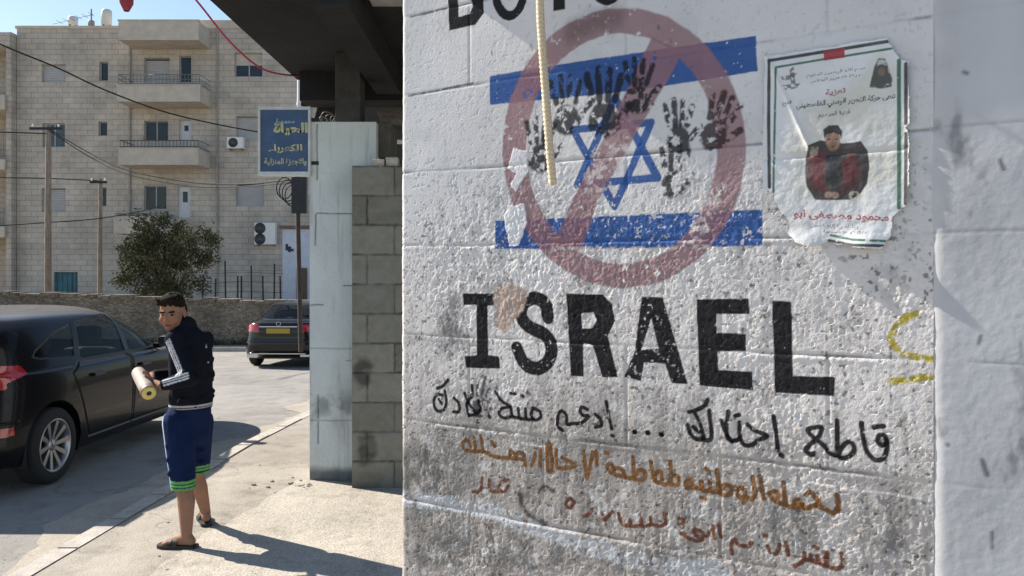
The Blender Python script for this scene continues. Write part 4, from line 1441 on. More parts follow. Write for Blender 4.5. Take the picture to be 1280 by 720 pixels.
# the stacked balconies stand in front of a shallow loggia
mb = MB()
facade(mb, XL, XR, ZB, ZT, BY, rects, .22)
mb.add([(XL, BY, ZB), (XL, BY + 12, ZB), (XL, BY + 12, ZT), (XL, BY, ZT)], [(0, 1, 2, 3)])
mb.add([(XR, BY, ZB), (XR, BY + 12, ZB), (XR, BY + 12, ZT), (XR, BY, ZT)], [(0, 1, 2, 3)])
mb.add([(XL, BY + 12, ZB), (XR, BY + 12, ZB), (XR, BY + 12, ZT), (XL, BY + 12, ZT)], [(0, 1, 2, 3)])
mb.build('wall', m_bst, bld)
mb = MB()
mb.box((XL - .05, BY - .06, ZT), (XR, BY + 12, ZT + .14))
mb.box((B(248, 0)[0], BY - .06, ZT + .14), (XR, BY + .2, ZT + .42))
mb.build('roof', m_bst2, bld)
for (x0, z0, x1, z1, kd) in rects:
    y = BY + .16
    fr_ = MB()
    t = .05
    for (p, q) in (((x0, z0), (x1, z0 + t)), ((x0, z1 - t), (x1, z1)), ((x0, z0 + t), (x0 + t, z1 - t)), ((x1 - t, z0 + t), (x1, z1 - t))):
        fr_.box((p[0], y - .03, p[1]), (q[0], y + .03, q[1]))
    if kd in ('dark', 'open', 'half') and x1 - x0 > .8:
        fr_.box(((x0 + x1) / 2 - .03, y - .025, z0 + t), ((x0 + x1) / 2 + .03, y + .025, z1 - t))
    nm = 'door' if kd in ('door', 'teal') else 'window'
    if kd == 'teal':
        d_ = MB()
        d_.box((x0, y - .02, z0), (x1, y + .03, z1))
        for i in range(5): d_.box((x0 + (x1 - x0) * (i + .45) / 5, y - .05, z0), (x0 + (x1 - x0) * (i + .55) / 5, y - .02, z1))
        d_.build('door', m_teal, bld)['label'] = 'teal metal door'
        continue
    fo = fr_.build(nm, m_alum if kd != 'door' else m_wdoor, bld)
    pn_ = MB()
    zc = (z0 + z1) / 2
    if kd == 'shutter':
        for i in range(int((z1 - z0 - 2 * t) / .09)):
            zz = z0 + t + i * .09
            pn_.box((x0 + t, y - .012, zz), (x1 - t, y + .01, zz + .082))
        pn_.build('shutter', m_shut, fo)
    elif kd == 'half':
        pn_.box((x0 + t, y - .012, zc), (x1 - t, y + .01, z1 - t))
        pn_.build('shutter', m_bst2, fo)
        p2 = MB()
        p2.box((x0 + t, y - .002, z0 + t), (x1 - t, y + .01, zc - .001))
        p2.build('pane', m_dark, fo)
    elif kd == 'door':
        pn_.box((x0 + t, y - .002, z0 + t), (x1 - t, y + .01, z1 - t))
        pn_.build('door_leaf', m_wdoor, fo)
        p2 = MB()
        p2.box((x0 + .2, y - .012, zc), (x1 - .2, y - .003, z1 - .25))
        p2.build('pane', m_dark, fo)
    else:
        pn_.box((x0 + t, y - .002, z0 + t), (x1 - t, y + .01, z1 - t))
        pn_.build('pane', m_green if kd == 'open' else m_dark, fo)


for (u_, va, vb) in ((163, 52, 384), (272, 34, 384)):
    p_, q_ = B(u_, vb), B(u_, va)
    mb = MB().tube([(p_[0], BY - .07, p_[1]), (p_[0], BY - .07, q_[1])], .05, 8)
    mb.build('drain_pipe', M('pipe_grey', (.33, .30, .26), .7, .2, 3), bld)


def balcony(u0, v0, u1, v1, out, slant=0, rail=None, railmat=None):
    (x0, z1), (x1, z0) = B(u0, v0), B(u1, v1)
    sc = (BY - out) / BY
    x0, x1 = x0 * sc, x1 * sc
    z0, z1 = CAMH + (z0 - CAMH) * sc, CAMH + (z1 - CAMH) * sc
    o = MB()
    o.box((x0, BY - out, z0), (x1, BY - out + .14, z1))
    o.box((x0, BY - out + .14, z0), (x0 + .14, BY - .003, z1))
    o.box((x1 - .14, BY - out + .14, z0), (x1, BY - .003, z1))
    o.box((x0 + .14, BY - out + .14, z0 + .002), (x1 - .14, BY - .003, z0 + .2))
    o.box((x0 - .03, BY - out - .03, z1), (x1 + .03, BY - out + .17, z1 + .06))
    bo = o.build('balcony', m_bst2, bld)
    if rail:
        r_ = MB()
        zt_ = z1 + rail
        for zz in np.linspace(z1 + .1, zt_, max(2, int(rail / .16))):
            r_.tube([(x0 + .05, BY - .01, zz), (x0 + .05, BY - out + .07, zz), (x1 - .05, BY - out + .07, zz), (x1 - .05, BY - .01, zz)], .018, 5)
        k2 = 22
        for i in range(k2 + 1):
            xx_ = x0 + .05 + (x1 - x0 - .1) * i / k2
            r_.tube([(xx_, BY - out + .07, z1 + .06), (xx_, BY - out + .07, zt_)], .012, 5)
        r_.build('railing', railmat or m_rail, bo)
    return bo


balcony(148, 26, 248, 50, 1.5)
balcony(146, 107, 250, 127, 1.5, rail=.55)
balcony(148, 186, 248, 206, 1.5, rail=.42, railmat=M('dark_rail', (.05, .05, .06), .5, .2, 8))
balcony(142, 272, 205, 292, 1.3, rail=.2)
# neighbouring wing at the left, with its own balconies
mb = MB()
wx0, wx1 = B(-140, 0)[0], B(21, 0)[0] - .03
mb.box((wx0, BY + 1.3, -.6), (wx1, BY + 11, B(0, 43)[1]))
mb.box((wx1 - .25, BY - .4, -.6), (wx1, BY + 1.297, B(0, 43)[1] - .002))
mb.box((wx0, BY - .5, B(0, 62)[1]), (wx1 - .003, BY + 1.297, B(0, 44)[1]))
mb.build('wing', m_bst, bld)['label'] = 'neighbouring wing with recessed balconies at the left'
for (v0, v1, rl) in ((122, 140, None), (201, 214, .3), (284, 297, .5)):
    sc = 1
    o = MB()
    (x0, z1), (x1, z0) = B(-140, v0), B(20, v1)
    o.box((x0, BY - .6, z0), (x1 - .2, BY - .46, z1))
    o.box((x0, BY - .46, z0), (x1 - .27, BY + 1.29, z0 + .2))
    bo = o.build('balcony', m_bst2, bld)
    if rl:
        r_ = MB()
        for i in range(50):
            xx_ = x0 + (x1 - .3 - x0) * i / 49
            r_.tube([(xx_, BY - .53, z1), (xx_, BY - .53, z1 + rl + .2)], .012, 5)
        r_.tube([(x0, BY - .53, z1 + rl + .2), (x1 - .3, BY - .53, z1 + rl + .2)], .02, 5)
        r_.build('railing', m_rail, bo)
o = MB()
p, q = B(-8, 384), B(19, 334)
o.box((p[0], BY + 1.2, p[1]), (q[0], BY + 1.28, q[1]))
o.build('door', m_teal, bld)['label'] = 'teal metal door'


# roof tanks and aerial
def tank(name, u, v0, v1, w_, mat, label):
    c = B(u, v1)
    h_ = (v1 - v0) * BY / F
    mb = MB()
    r_ = w_ * BY / F / 2
    Zb = c[1]
    root = empty(name, (c[0], BY + 2, ZT + .14), label, 'water tank', 'tanks on the flat roof')
    zb = ZT + .14
    up_ = 3.0
    mb.lathe([(.01, 0), (r_, 0), (r_, h_ * .92), (r_ * .8, h_), (r_ * .25, h_ + .06), (.01, h_ + .06)], (c[0], BY + 2, zb + .66), seg=20)
    mb.build('tank_body', mat, root)
    for an in range(3):
        t = an * 2.1
        l_ = MB()
        l_.box((c[0] + r_ * .7 * math.cos(t) - .04, BY + 2 + r_ * .7 * math.sin(t) - .04, zb), (c[0] + r_ * .7 * math.cos(t) + .04, BY + 2 + r_ * .7 * math.sin(t) + .04, zb + .67))
        l_.build('leg', m_rail, root)


tank('water_tank', 108, 18, 38, 13, M('tank_white', (.60, .58, .54), .5, .1, 3), 'tall pale water tank beside the roof aerial')
tank('water_tank', 64, 30, 41, 12, M('tank_grey', (.52, .53, .54), .5, .1, 3), 'short grey water tank farther left on the roof')
tank('water_tank', 88, 35, 41, 8, M('tank_dark', (.25, .24, .23), .6, .1, 3), 'small dark water tank low between the two pale tanks')
mb = MB()
c = B(101, 37)
mb.tube([(c[0], BY + 1, ZT + .14), (c[0], BY + 1, B(0, 3)[1])], .035, 6)
for (dz, l0) in ((.15, .9), (.75, .5)):
    zt_ = B(0, 6)[1] - dz
    mb.tube([(c[0] - l0 * 2.2, BY + 1, zt_ - .5), (c[0] + .1, BY + 1, zt_)], .018, 5)
    for i in range(6): mb.tube([(c[0] - l0 * .36 * i, BY + .7, zt_ - .08 * i), (c[0] - l0 * .36 * i, BY + 1.3, zt_ - .08 * i)], .012, 5)
single('roof_aerial', mb, m_rail, 'thin television aerial standing on the flat roof', 'aerial', base=(c[0], BY + 1, ZT + .14))


# air conditioners on the facade
def ac(u0, v0, u1, v1, fans, label):
    (x0, z1), (x1, z0) = B(u0, v0), B(u1, v1)
    root = empty('air_conditioner', ((x0 + x1) / 2, BY, z0), label, 'air conditioner', 'air conditioners on the building')
    mb = MB()
    mb.box((x0, BY - .42, z0), (x1, BY - .06, z1), bev=.03)
    mb.build('case', m_whitep, root)
    for xx_ in (x0 + .1, x1 - .14):
        mb = MB()
        mb.box((xx_, BY - .40, z0 - .06), (xx_ + .04, BY - .002, z0 - .002))
        mb.build('bracket', m_rail, root)
    for (fx, fz, r_) in fans:
        mb = MB()
        cx, cz = x0 + (x1 - x0) * fx, z0 + (z1 - z0) * fz
        mb.lathe([(.01, .0), (r_, .0), (r_ * 1.06, .015), (r_ * 1.06, -.03)], (cx, BY - .425, cz), (0, -1, 0), 20)
        fo = mb.build('fan', m_dark, root)
        g_ = MB()
        for t in np.linspace(0, math.pi, 6, endpoint=False):
            d_ = Vector((math.cos(t), 0, math.sin(t))) * r_
            g_.tube([Vector((cx, BY - .452, cz)) - d_, Vector((cx, BY - .452, cz)) + d_], .008, 5)
        g_.build('grille', m_rail, fo)


ac(321, 279, 347, 306, ((.28, .74, .26), (.28, .25, .26)), 'tall two-fan air conditioner low on the building wall')
ac(287, 173, 307, 187, ((.4, .5, .22),), 'small single-fan air conditioner under the shuttered window')

# white shed by the road
shx0, shx1 = P(353, 0, 27).x, P(400, 0, 27).x
shd = empty('white_shed', ((shx0 + shx1) / 2, 27.4, -.46), 'small white kiosk shed behind the parked black saloon', 'shed')
mb = MB()
mb.box((shx0, 27, -.46), (shx1, 28.6, P(0, 286, 27).z), bev=.02)
mb.build('shed_wall', M('shed_white', (.50, .55, .64), .7, .12, 3), shd)
mb = MB()
mb.box((shx0 - .08, 26.9, P(0, 286, 27).z + .002), (shx1 + .08, 28.7, P(0, 282, 27).z))
mb.build('roof', M('shed_roof', (.16, .10, .08), .8, .2, 4), shd)
mb = MB()
p, q = P(371, 375, 26.99), P(384, 335, 26.99)
mb.box((p.x, 26.96, p.z), (q.x, 26.99, q.z))
mb.build('door', M('shed_door', (.10, .075, .055), .8, .3, 4), shd)
mb = MB()
for (ua, ub, va, vb) in ((357, 360, 305, 313), (360, 364, 308, 315), (364, 367, 311, 314)):
    p, q = P(ua, vb, 26.99), P(ub, va, 26.99)
    mb.box((p.x, 26.985, p.z), (q.x, 26.995, q.z))
mb.build('painted_mark', M('mark_dark', (.04, .04, .05), .8, .2, 8), shd)['label'] = 'dark painted mark'

# iron fence of thin posts behind the boundary wall
fn_ = empty('wire_fence', (P(310, 0, 25.2).x, 25.2, -.46), 'rusty thin-post wire fence behind the rubble wall', 'fence')
for i, (u, v) in enumerate(((254, 352), (268, 348), (283, 326), (297, 345), (302, 345), (315, 332), (330, 345), (342, 330), (352, 345))):
    p = P(u, v, 25.2)
    mb = MB()
    mb.tube([(p.x, 25.2, -.5), (p.x + random.uniform(-.05, .05), 25.2, p.z)], .028, 6)
    mb.build('post', m_iron, fn_)
mb = MB()
for v in (340, 352, 364): mb.tube([P(252, v + 3, 25.2), P(300, v, 25.2), P(354, v + 2, 25.2)], .008, 5)
mb.build('wire', m_iron, fn_)

# poles
m_wood = M('weathered_timber_pole', (.26, .205, .155), .9, .35, 4, .4, 20, stretch=(6, 6, 1))


def pole(name, u, v, Y, r_, label, cross=None):
    p = P(u, v, Y)
    root = empty(name, (p.x, Y, -.46), label, 'utility pole')
    mb = MB()
    mb.tube([(p.x, Y, -.5), (p.x, Y, (p.z - .5) / 2), (p.x + .02, Y, p.z)], [r_ * 1.15, r_, r_ * .8], 12)
    mb.build('shaft', m_wood, root)
    mb = MB()
    for (dz, w_) in (cross or ((.15, .5),)):
        mb.box((p.x - w_, Y - r_ - .06, p.z - dz - .04), (p.x + w_, Y - r_, p.z - dz + .04))
    mb.build('crossarm', m_iron, root)
    for (dz, w_) in (cross or ((.15, .5),)):
        for sx in (-1, 1):
            i_ = MB()
            i_.lathe([(.01, 0), (.03, .01), (.035, .05), (.02, .09), (.01, .1)], (p.x + sx * w_ * .8, Y - r_ - .03, p.z - dz + .042), seg=10)
            i_.build('insulator', m_whitep, root)
    return p


pole('utility_pole', 60, 156, 27.5, .105, 'thick brown timber pole rising left of the second pole', ((.15, .55),))
pole('utility_pole', 125, 224, 29, .08, 'thinner timber pole rising beside the round tree', ((.12, .3),))
# dark post with a transformer box under the sign
ur = empty('electric_post', (P(374, 0, 12).x, 12, gz(12)), 'thin dark post with a black meter box and cable loops under the shop sign', 'utility post')
mb = MB()
mb.tube([P(371, 196, 12), P(373, 300, 12), P(376, 440, 12)], .035, 8)
mb.build('shaft', M('rusty_post', (.07, .05, .04), .8, .4, 8), ur)
mb = MB()
a_, b_ = P(366, 267, 11.95), P(385, 222, 11.95)
mb.box((a_.x, 11.86, a_.z), (b_.x, 11.95, b_.z), bev=.01)
mb.build('meter_box', M('black_box', (.018, .018, .02), .5, .3, 8), ur)
mb = MB()
for i in range(4):
    cx, cz = P(358 + 3 * i, 236 + 3 * i, 12).x, P(0, 236 + 3 * i, 12).z
    mb.tube([(cx + .12 * math.cos(t), 11.9 + .02 * i, cz + .16 * math.sin(t)) for t in np.linspace(0, 6.3, 18)], .009, 5)
mb.build('cable_loop', m_iron, ur)
# aerial cables
m_cab = M('black_cable', (.02, .02, .02), 1.0, .2, 20)


def cable(pts, r_, label, mat=m_cab, name='cable', group='overhead cables across the street'):
    path_ = [Vector(p) for p in cr([tuple(P(*q)) for q in pts], 8)]
    mb = MB().tube(path_, r_, 6)
    return single(name, mb, mat, label, 'cable', group, base=path_[0])


cable([(-60, 22, 20), (0, 55, 21), (70, 84, 22), (130, 112, 23), (200, 138, 24), (260, 153, 25), (330, 166, 26), (420, 178, 27)], .022, 'long black cable sagging across the upper facade from the left edge')
cable([(-60, 164, 27), (0, 165, 27.2), (57, 167, 27.4)], .024, 'short cable from the left edge to the thick timber pole')
cable([(62, 162, 27.4), (110, 190, 26.5), (160, 213, 25), (240, 228, 23), (300, 230, 20), (366, 224, 12)], .02, 'cable sagging from the thick pole to the dark post under the sign')
cable([(62, 164, 27.4), (112, 196, 26.5), (160, 218, 25), (240, 233, 23), (300, 233, 20), (368, 228, 12)], .015, 'thinner twin cable just under the cable from the thick pole')
cable([(-60, 221, 28.5), (0, 222, 28.6), (60, 223, 28.8), (125, 226, 29)], .02, 'level cable from the left edge to the thinner pole')
cable([(-60, 285, 28), (0, 282, 28), (62, 278, 28), (125, 273, 28.8), (175, 264, 33), (200, 258, 39.9)], .02, 'low cable rising past both poles toward the building')
m_redc = M('red_cable', (.42, .03, .05), .5, .2, 20)
cable([(-90, -260, 5.2), (60, -150, 5.7), (158, -64, 6.1), (215, -30, 6.4), (245, 0, 6.6), (290, 55, 7.0), (330, 87, 7.3), (372, 95, 7.6), (385, 95, 7.7)], .0085, 'red cable drooping from the canopy corner', m_redc, group='cables at the canopy')
mb = MB()
p = P(157, -60, 6.1)
e_ = P(158, 14, 6.1)
mb.lathe([(.004, p.z - e_.z), (.03, (p.z - e_.z) * .8), (.055, .18), (.05, .06), (.02, 0)], (e_.x, e_.y, e_.z), seg=10)
single('red_tassel', mb, M('red_cloth', (.32, .04, .05), .8, .3, 20), 'dark red cloth tassel hanging from the red cable', 'tassel', base=e_)

# tree by the house
def tree(name, c, rx, ry, rz_, base, nleaf, label, cat='tree', lf=(.07, .16)):
    root = empty(name, base, label, cat)
    rn = np.random.default_rng(3)
    mb = MB()
    c = Vector(c)
    bs = Vector(base)
    mb.tube([bs, bs + Vector((.05, 0, .7)), Vector((c.x, c.y, c.z - rz_ * .3)), Vector((c.x + .1, c.y, c.z + rz_ * .4))], [.16, .13, .09, .03], 10)
    for i in range(9):
        t = i * 2.4
        e2 = c + Vector((rx * .75 * math.cos(t), ry * .75 * math.sin(t), rz_ * random.uniform(-.5, .7)))
        st_ = bs + Vector((.03, 0, .6 + .1 * i))
        mb.tube([st_, st_.lerp(e2, .5) + Vector((0, 0, .15)), e2], [.06, .04, .012], 6)
    mb.build('trunk', M('bark', (.12, .09, .065), .95, .35, 8, .5, 30), root)
    # crown: leaf sprays in uneven clumps
    cl = []
    for i in range(46):
        d_ = rn.normal(size=3)
        d_ /= np.linalg.norm(d_)
        r_ = rn.uniform(.35, 1.12)
        p_ = np.array(c) + d_ * np.array([rx, ry, rz_]) * r_
        cl.append((p_, rn.uniform(.20, .42), rn.uniform(.65, 1.35)))
    n = nleaf
    ci = rn.integers(0, len(cl), n)
    pos = np.array([cl[i][0] for i in ci]) + np.clip(rn.normal(size=(n, 3)), -2.2, 2.2) * np.array([cl[i][1] for i in ci])[:, None] * .62
    ton = np.array([cl[i][2] for i in ci]) * rn.uniform(.7, 1.3, n)
    a_ = rn.normal(size=(n, 3))
    a_ /= np.linalg.norm(a_, axis=1, keepdims=True)
    b_ = np.cross(a_, rn.normal(size=(n, 3)))
    b_ /= np.linalg.norm(b_, axis=1, keepdims=True)
    L_ = rn.uniform(lf[0], lf[1], n)[:, None]
    Wd = L_ * .38
    V = np.stack([pos - a_ * L_ * .5, pos + b_ * Wd * .5, pos + a_ * L_ * .5, pos - b_ * Wd * .5], axis=1).reshape(-1, 3)
    Q = np.arange(4 * n).reshape(-1, 4)
    base_c = np.array([.080, .084, .050])
    cc = base_c * ton[:, None]
    yel = (rn.random(n) < .18)[:, None]
    cc = np.where(yel, cc * np.array([1.7, 1.45, .9]), cc)
    cols = np.repeat(cc, 4, axis=0)
    return np_mesh('crown', V, Q, M_attr('leaves', .95, 0, 1, .03), root, np.array(base), cols)


tree('round_tree', P(204, 322, 27.5), 1.55, 1.3, 1.45, (P(204, 0, 27.5).x, 27.5, -.46), 17000, 'bushy dark green tree behind the rubble wall')
# low weeds along the far wall
rn = np.random.default_rng(9)
V, cols = [], []
for i in range(900):
    x = rn.uniform(-20, -7)
    w_ = rn.normal(0, .05)
    h_ = rn.uniform(.05, .22)
    V += [(x, 23.85, -.37), (x + .02, 23.85, -.37), (x + w_ + .01, 23.85 + rn.normal(0, .05), -.37 + h_), (x + w_, 23.85, -.37 + h_)]
    cols += [np.array([.12, .11, .05]) * rn.uniform(.6, 1.3)] * 4
wd = np_mesh('dry_weeds', np.array(V), np.arange(len(V)).reshape(-1, 4), M_attr('weed_leaf', .8), None, (0, 0, 0), np.array(cols))
tag(wd, 'dry weeds growing along the foot of the rubble wall', 'weeds', kind='stuff')

# ================================================================== CARS
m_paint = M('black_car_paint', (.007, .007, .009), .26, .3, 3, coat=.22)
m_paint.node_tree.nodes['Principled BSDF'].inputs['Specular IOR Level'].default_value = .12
n, l = m_paint.node_tree.nodes, m_paint.node_tree.links
b = n['Principled BSDF']
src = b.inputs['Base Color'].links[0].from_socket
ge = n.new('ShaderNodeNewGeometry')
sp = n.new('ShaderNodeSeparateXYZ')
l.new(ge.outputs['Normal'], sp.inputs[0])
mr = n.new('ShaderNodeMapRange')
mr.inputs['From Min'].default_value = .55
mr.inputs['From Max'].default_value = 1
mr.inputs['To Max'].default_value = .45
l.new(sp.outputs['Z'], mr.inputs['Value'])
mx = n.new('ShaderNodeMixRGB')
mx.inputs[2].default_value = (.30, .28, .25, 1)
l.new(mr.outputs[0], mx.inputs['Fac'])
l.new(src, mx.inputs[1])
l.new(mx.outputs[0], b.inputs['Base Color'])      # pale sky reflection painted onto the upward faces
m_glass = M_glass('car_glass', (.008, .010, .010), .32)
m_trim = M('black_trim', (.012, .012, .012), .55, .2, 20)
m_tyre = M('tyre_rubber', (.018, .018, .018), .9, .25, 30)
m_rim = M('alloy', (.42, .42, .43), .32, .08, 10, metal=.9)
m_chrome = M('chrome', (.6, .6, .6), .12, .05, 10, metal=1)
m_seat = M('seat_fabric', (.03, .03, .033), .9, .2, 20)
m_light = M('red_lamp', (.40, .012, .016), .15, .15, 30, coat=1)
m_clear = M('clear_lamp', (.5, .5, .5), .15, .1, 20, coat=1)
m_plate = M('yellow_plate', (.42, .27, .03), .5, .1, 10)


m_paint_plain = M('plain_black_paint', (.006, .006, .008), .16, .3, 3, coat=.6)
m_paint_plain.node_tree.nodes['Principled BSDF'].inputs['Specular IOR Level'].default_value = .2


def car(name, label, rings, side_glass, doors, rear_glass, wind_glass, tails, y_ax, wr, x, y, z, heading, NT=560, NV=200, extra=None, m_paint=m_paint):
    root = empty(name, (x, y, z), label, 'car', None, heading)
    rg = np.array(rings, dtype=float)
    t = np.linspace(0, len(rg) - 1, NV)
    # smooth interpolation of the ring table
    cp_ = np.array(cr([tuple(r) for r in rg], 24))
    tt = np.linspace(0, len(rg) - 1, len(cp_))
    # even spacing along the side profile
    ln_ = np.concatenate([[0], np.cumsum(np.hypot(np.hypot(np.diff(cp_[:, 0]), np.diff(cp_[:, 1])), .5 * np.abs(np.diff(cp_[:, 2]))))])
    q = np.linspace(0, ln_[-1], NV)
    RW = np.stack([np.interp(q, ln_, cp_[:, k]) for k in range(7)], axis=1)
    w_, zs, yr, zr, yf, zf, n_ = [RW[:, k][:, None] for k in range(7)]
    ne = NT // 5
    ns_ = NT // 2 - ne
    per = np.concatenate([np.linspace(0, 2, ns_, endpoint=False), np.linspace(2, 4, ne, endpoint=False), np.linspace(4, 6, ns_, endpoint=False), np.linspace(6, 8, ne, endpoint=False)])
    NT = len(per)
    a = np.where(per < 2, 1, np.where(per < 4, 3 - per, np.where(per < 6, -1, per - 7)))
    b = np.where(per < 2, per - 1, np.where(per < 4, 1, np.where(per < 6, 5 - per, -1)))
    # the long sides get more points
    b = np.where((per < 2) | ((per >= 4) & (per < 6)), b, b)
    a, b = a[None, :], b[None, :]
    r_ = (np.abs(a) ** n_ + np.abs(b) ** n_) ** (-1 / n_)
    X = w_ * a * r_
    L = (yf - yr) / 2
    Yc = (yf + yr) / 2
    Y = Yc + L * b * r_
    te = np.abs(b) ** 9 / (np.abs(a) ** 9 + np.abs(b) ** 9)
    ze = np.where(b > 0, zf, zr)
    Zz = zs * (1 - te) + ze * te
    V = np.stack([X, Y, Zz], axis=2)

    def normals(V):
        du = np.roll(V, -1, 1) - np.roll(V, 1, 1)
        dv = np.gradient(V, axis=0)
        N = np.cross(du, dv)
        N /= np.linalg.norm(N, axis=2, keepdims=True) + 1e-9
        return N
    N = normals(V)
    inside = Canvas.inside
    sd = Canvas.segdist
    lab = np.zeros(X.shape, dtype=int)
    names = ['body']
    mats = [m_paint]
    H = np.zeros(X.shape)

    def region(mask, nm, mat, depth=0):
        names.append(nm)
        mats.append(mat)
        lab[mask] = len(names) - 1
    sidey = np.abs(N[..., 0]) > .45
    up = Zz > .5
    for s in (1, -1):
        ss = sidey & (np.sign(X) == s)
        for d in doors:
            m = inside(Y, Zz, d) & ss
            region(m, 'door', m_paint)
            e = sd(Y, Zz, d, True)
            H -= np.where(ss & (e < .011), .012 * (1 - e / .011), 0)
        for g in side_glass:
            m = inside(Y, Zz, g) & ss
            e = sd(Y, Zz, g, True)
            region(m & (e < .014), 'window_trim', m_trim)
            region(m & (e >= .014), 'window', m_glass)
            H -= np.where(m, np.clip((e - .004) / .01, 0, 1) * .007, 0)
    rear = (N[..., 1] < -.25) & (Y < 0)
    m = inside(X, Zz, rear_glass) & rear & up
    region(m, 'rear_window', m_glass)
    frontm = (N[..., 1] > .2) & (Y > 0)
    m = inside(X, Zz, wind_glass) & frontm
    region(m, 'windscreen', m_glass)
    for s in (1, -1):
        for (kind, poly, nm, mt) in tails:
            if kind == 'side':
                m = inside(Y, Zz, poly) & (X * s > .45)
            elif kind == 'rear':
                m = inside(X * s, Zz, poly) & (Y < -1.8) & (N[..., 1] < -.12)
            else:
                m = inside(X * s, Zz, poly) & (Y > 1.2)
            key = nm + str(s)
            if key in region.__dict__:
                lab[m] = region.__dict__[key]
            else:
                region(m, nm, mt)
                region.__dict__[key] = len(names) - 1
    # bumper seam
    H -= np.where((np.abs(Zz - .60) < .006) & (Y < -1.75), .006, 0)
    V = V + N * H[..., None]
    N = normals(V)
    if (N[..., 0] * X).mean() < 0: N = -N
    idx = np.arange(NV * NT).reshape(NV, NT)
    i2 = np.roll(idx, -1, axis=1)
    Q = np.stack([idx[:-1], i2[:-1], i2[1:], idx[1:]], axis=2).reshape(-1, 4)
    FLb = lab.reshape(-1)[Q].max(axis=1)
    Vf = V.reshape(-1, 3)
    cen = Vf[Q].mean(axis=1)
    keep = np.ones(len(Q), dtype=bool)
    for ya in y_ax:
        keep &= ~((np.hypot(cen[:, 1] - ya, cen[:, 2] - wr) < wr + .055) & (np.abs(cen[:, 0]) > .5))
    Nf = N.reshape(-1, 3)
    for k_, nm in enumerate(names):
        sel = (FLb == k_) & keep
        if sel.sum() == 0: continue
        np_mesh(nm, Vf, Q[sel], mats[k_], root, (0, 0, 0), None, Nf)
    # floor pan, arches, wheels
    mb = MB()
    ymin, ymax = rg[:, 2].min() + .25, rg[:, 4].max() - .25
    mb.box((-.7, ymin, .21), (.7, ymax, .30))
    mb.build('floor_pan', m_trim, root, True)
    for ya in y_ax:
        for s in (1, -1):
            mb = MB()
            mb.lathe([(wr + .05, .0), (wr + .054, .27), (wr + .052, .275), (.03, .0)][:3] + [], (s * .60, ya, wr), (s, 0, 0), 40)
            mb.lathe([(.01, 0), (wr + .05, 0)], (s * .60, ya, wr), (s, 0, 0), 40)
            mb2 = MB()
            mb2.v = mb.v
            mb2.f = [f for f in mb.f if len(f) < 5 and min(mb.v[i][2] for i in f) > .19]
            mb2.sm = [True] * len(mb2.f)
            mb = mb2
            mb.build('wheel_arch', m_trim, root, True)
            wx = s * .70
            wh = MB()
            wb = .195
            wh.lathe([(wr * .66, .0), (wr * .93, .0), (wr * .985, .02), (wr, .05), (wr, wb - .05), (wr * .985, wb - .02), (wr * .93, wb), (wr * .70, wb - .004), (wr * .66, wb - .02)], (wx, ya, wr), (s, 0, 0), 48)
            tw = wh.build('wheel', m_tyre, root, True)
            rim = MB()
            rim.lathe([(wr * .70, wb - .002), (wr * .675, wb + .003), (wr * .64, wb - .012), (wr * .61, wb - .07), (wr * .60, .02)], (wx, ya, wr), (s, 0, 0), 40)
            rim.lathe([(.01, wb - .03), (.045, wb - .03), (.055, wb - .04), (.06, wb - .07)], (wx, ya, wr), (s, 0, 0), 20)
            for kk in range(10):
                an = kk * 2 * math.pi / 10 + .1
                dr = Vector((0, math.cos(an), math.sin(an)))
                tn = Vector((0, -math.sin(an), math.cos(an)))
                c0 = Vector((wx + s * (wb - .035), ya, wr))
                ax_ = Vector((s, 0, 0))
                p0, p1 = c0 + dr * .04, c0 + dr * wr * .655 + ax_ * .025
                w0, w1 = .015, .021
                rim.add([p0 - tn * w0, p0 + tn * w0, p1 + tn * w1, p1 - tn * w1, p0 - tn * w0 - ax_ * .03, p0 + tn * w0 - ax_ * .03, p1 + tn * w1 - ax_ * .04, p1 - tn * w1 - ax_ * .04],
                        [(0, 1, 2, 3), (0, 4, 5, 1), (1, 5, 6, 2), (3, 2, 6, 7), (0, 3, 7, 4)])
            rim.build('rim', m_rim, tw, True)
            dk = MB()
            dk.lathe([(.01, wb - .10), (wr * .60, wb - .10)], (wx, ya, wr), (s, 0, 0), 32)
            dk.build('brake_disc', m_trim, tw, True)
    # seats
    for (sx, sy) in ((-.37, .25), (.37, .25), (-.37, -.62), (.37, -.62)):
        mb = MB()
        mb.box((sx - .25, sy - .05, .3), (sx + .25, sy + .5, .55), bev=.05)
        mb.box((sx - .25, sy - .2, .5), (sx + .25, sy, 1.02), bev=.06)
        mb.box((sx - .13, sy - .2, 1.06), (sx + .13, sy - .08, 1.24), bev=.05)
        mb.build('seat', m_seat, root, True)
    if extra: extra(root)
    return root


def hatch_extra(root):
    for s in (1, -1):
        mb = MB()
        mb.box((s * .86, .60, .985), (s * 1.03, .72, 1.10), bev=.035)
        mb.box((s * .80, .62, .97), (s * .88, .68, 1.02))
        mo = mb.build('mirror', m_paint, root, True)
        mb = MB()
        mb.box((s * .88, .594, 1.0), (s * 1.01, .599, 1.085))
        mb.build('mirror_glass', m_chrome, mo, True)
        for yy in (-.78, .12):
            mb = MB()
            mb.box((s * .895, yy, .835), (s * .935, yy + .19, .868), bev=.012)
            mb.build('handle', m_paint, root, True)
    mb = MB()
    mb.box((-.56, -1.86, 1.405), (.56, -1.56, 1.432), bev=.01)
    mb.build('spoiler', m_paint, root, True)
    mb = MB()
    mb.box((-.26, -2.165, .80), (.26, -2.13, .91), bev=.005)
    mb.build('number_plate', m_plate, root, True)


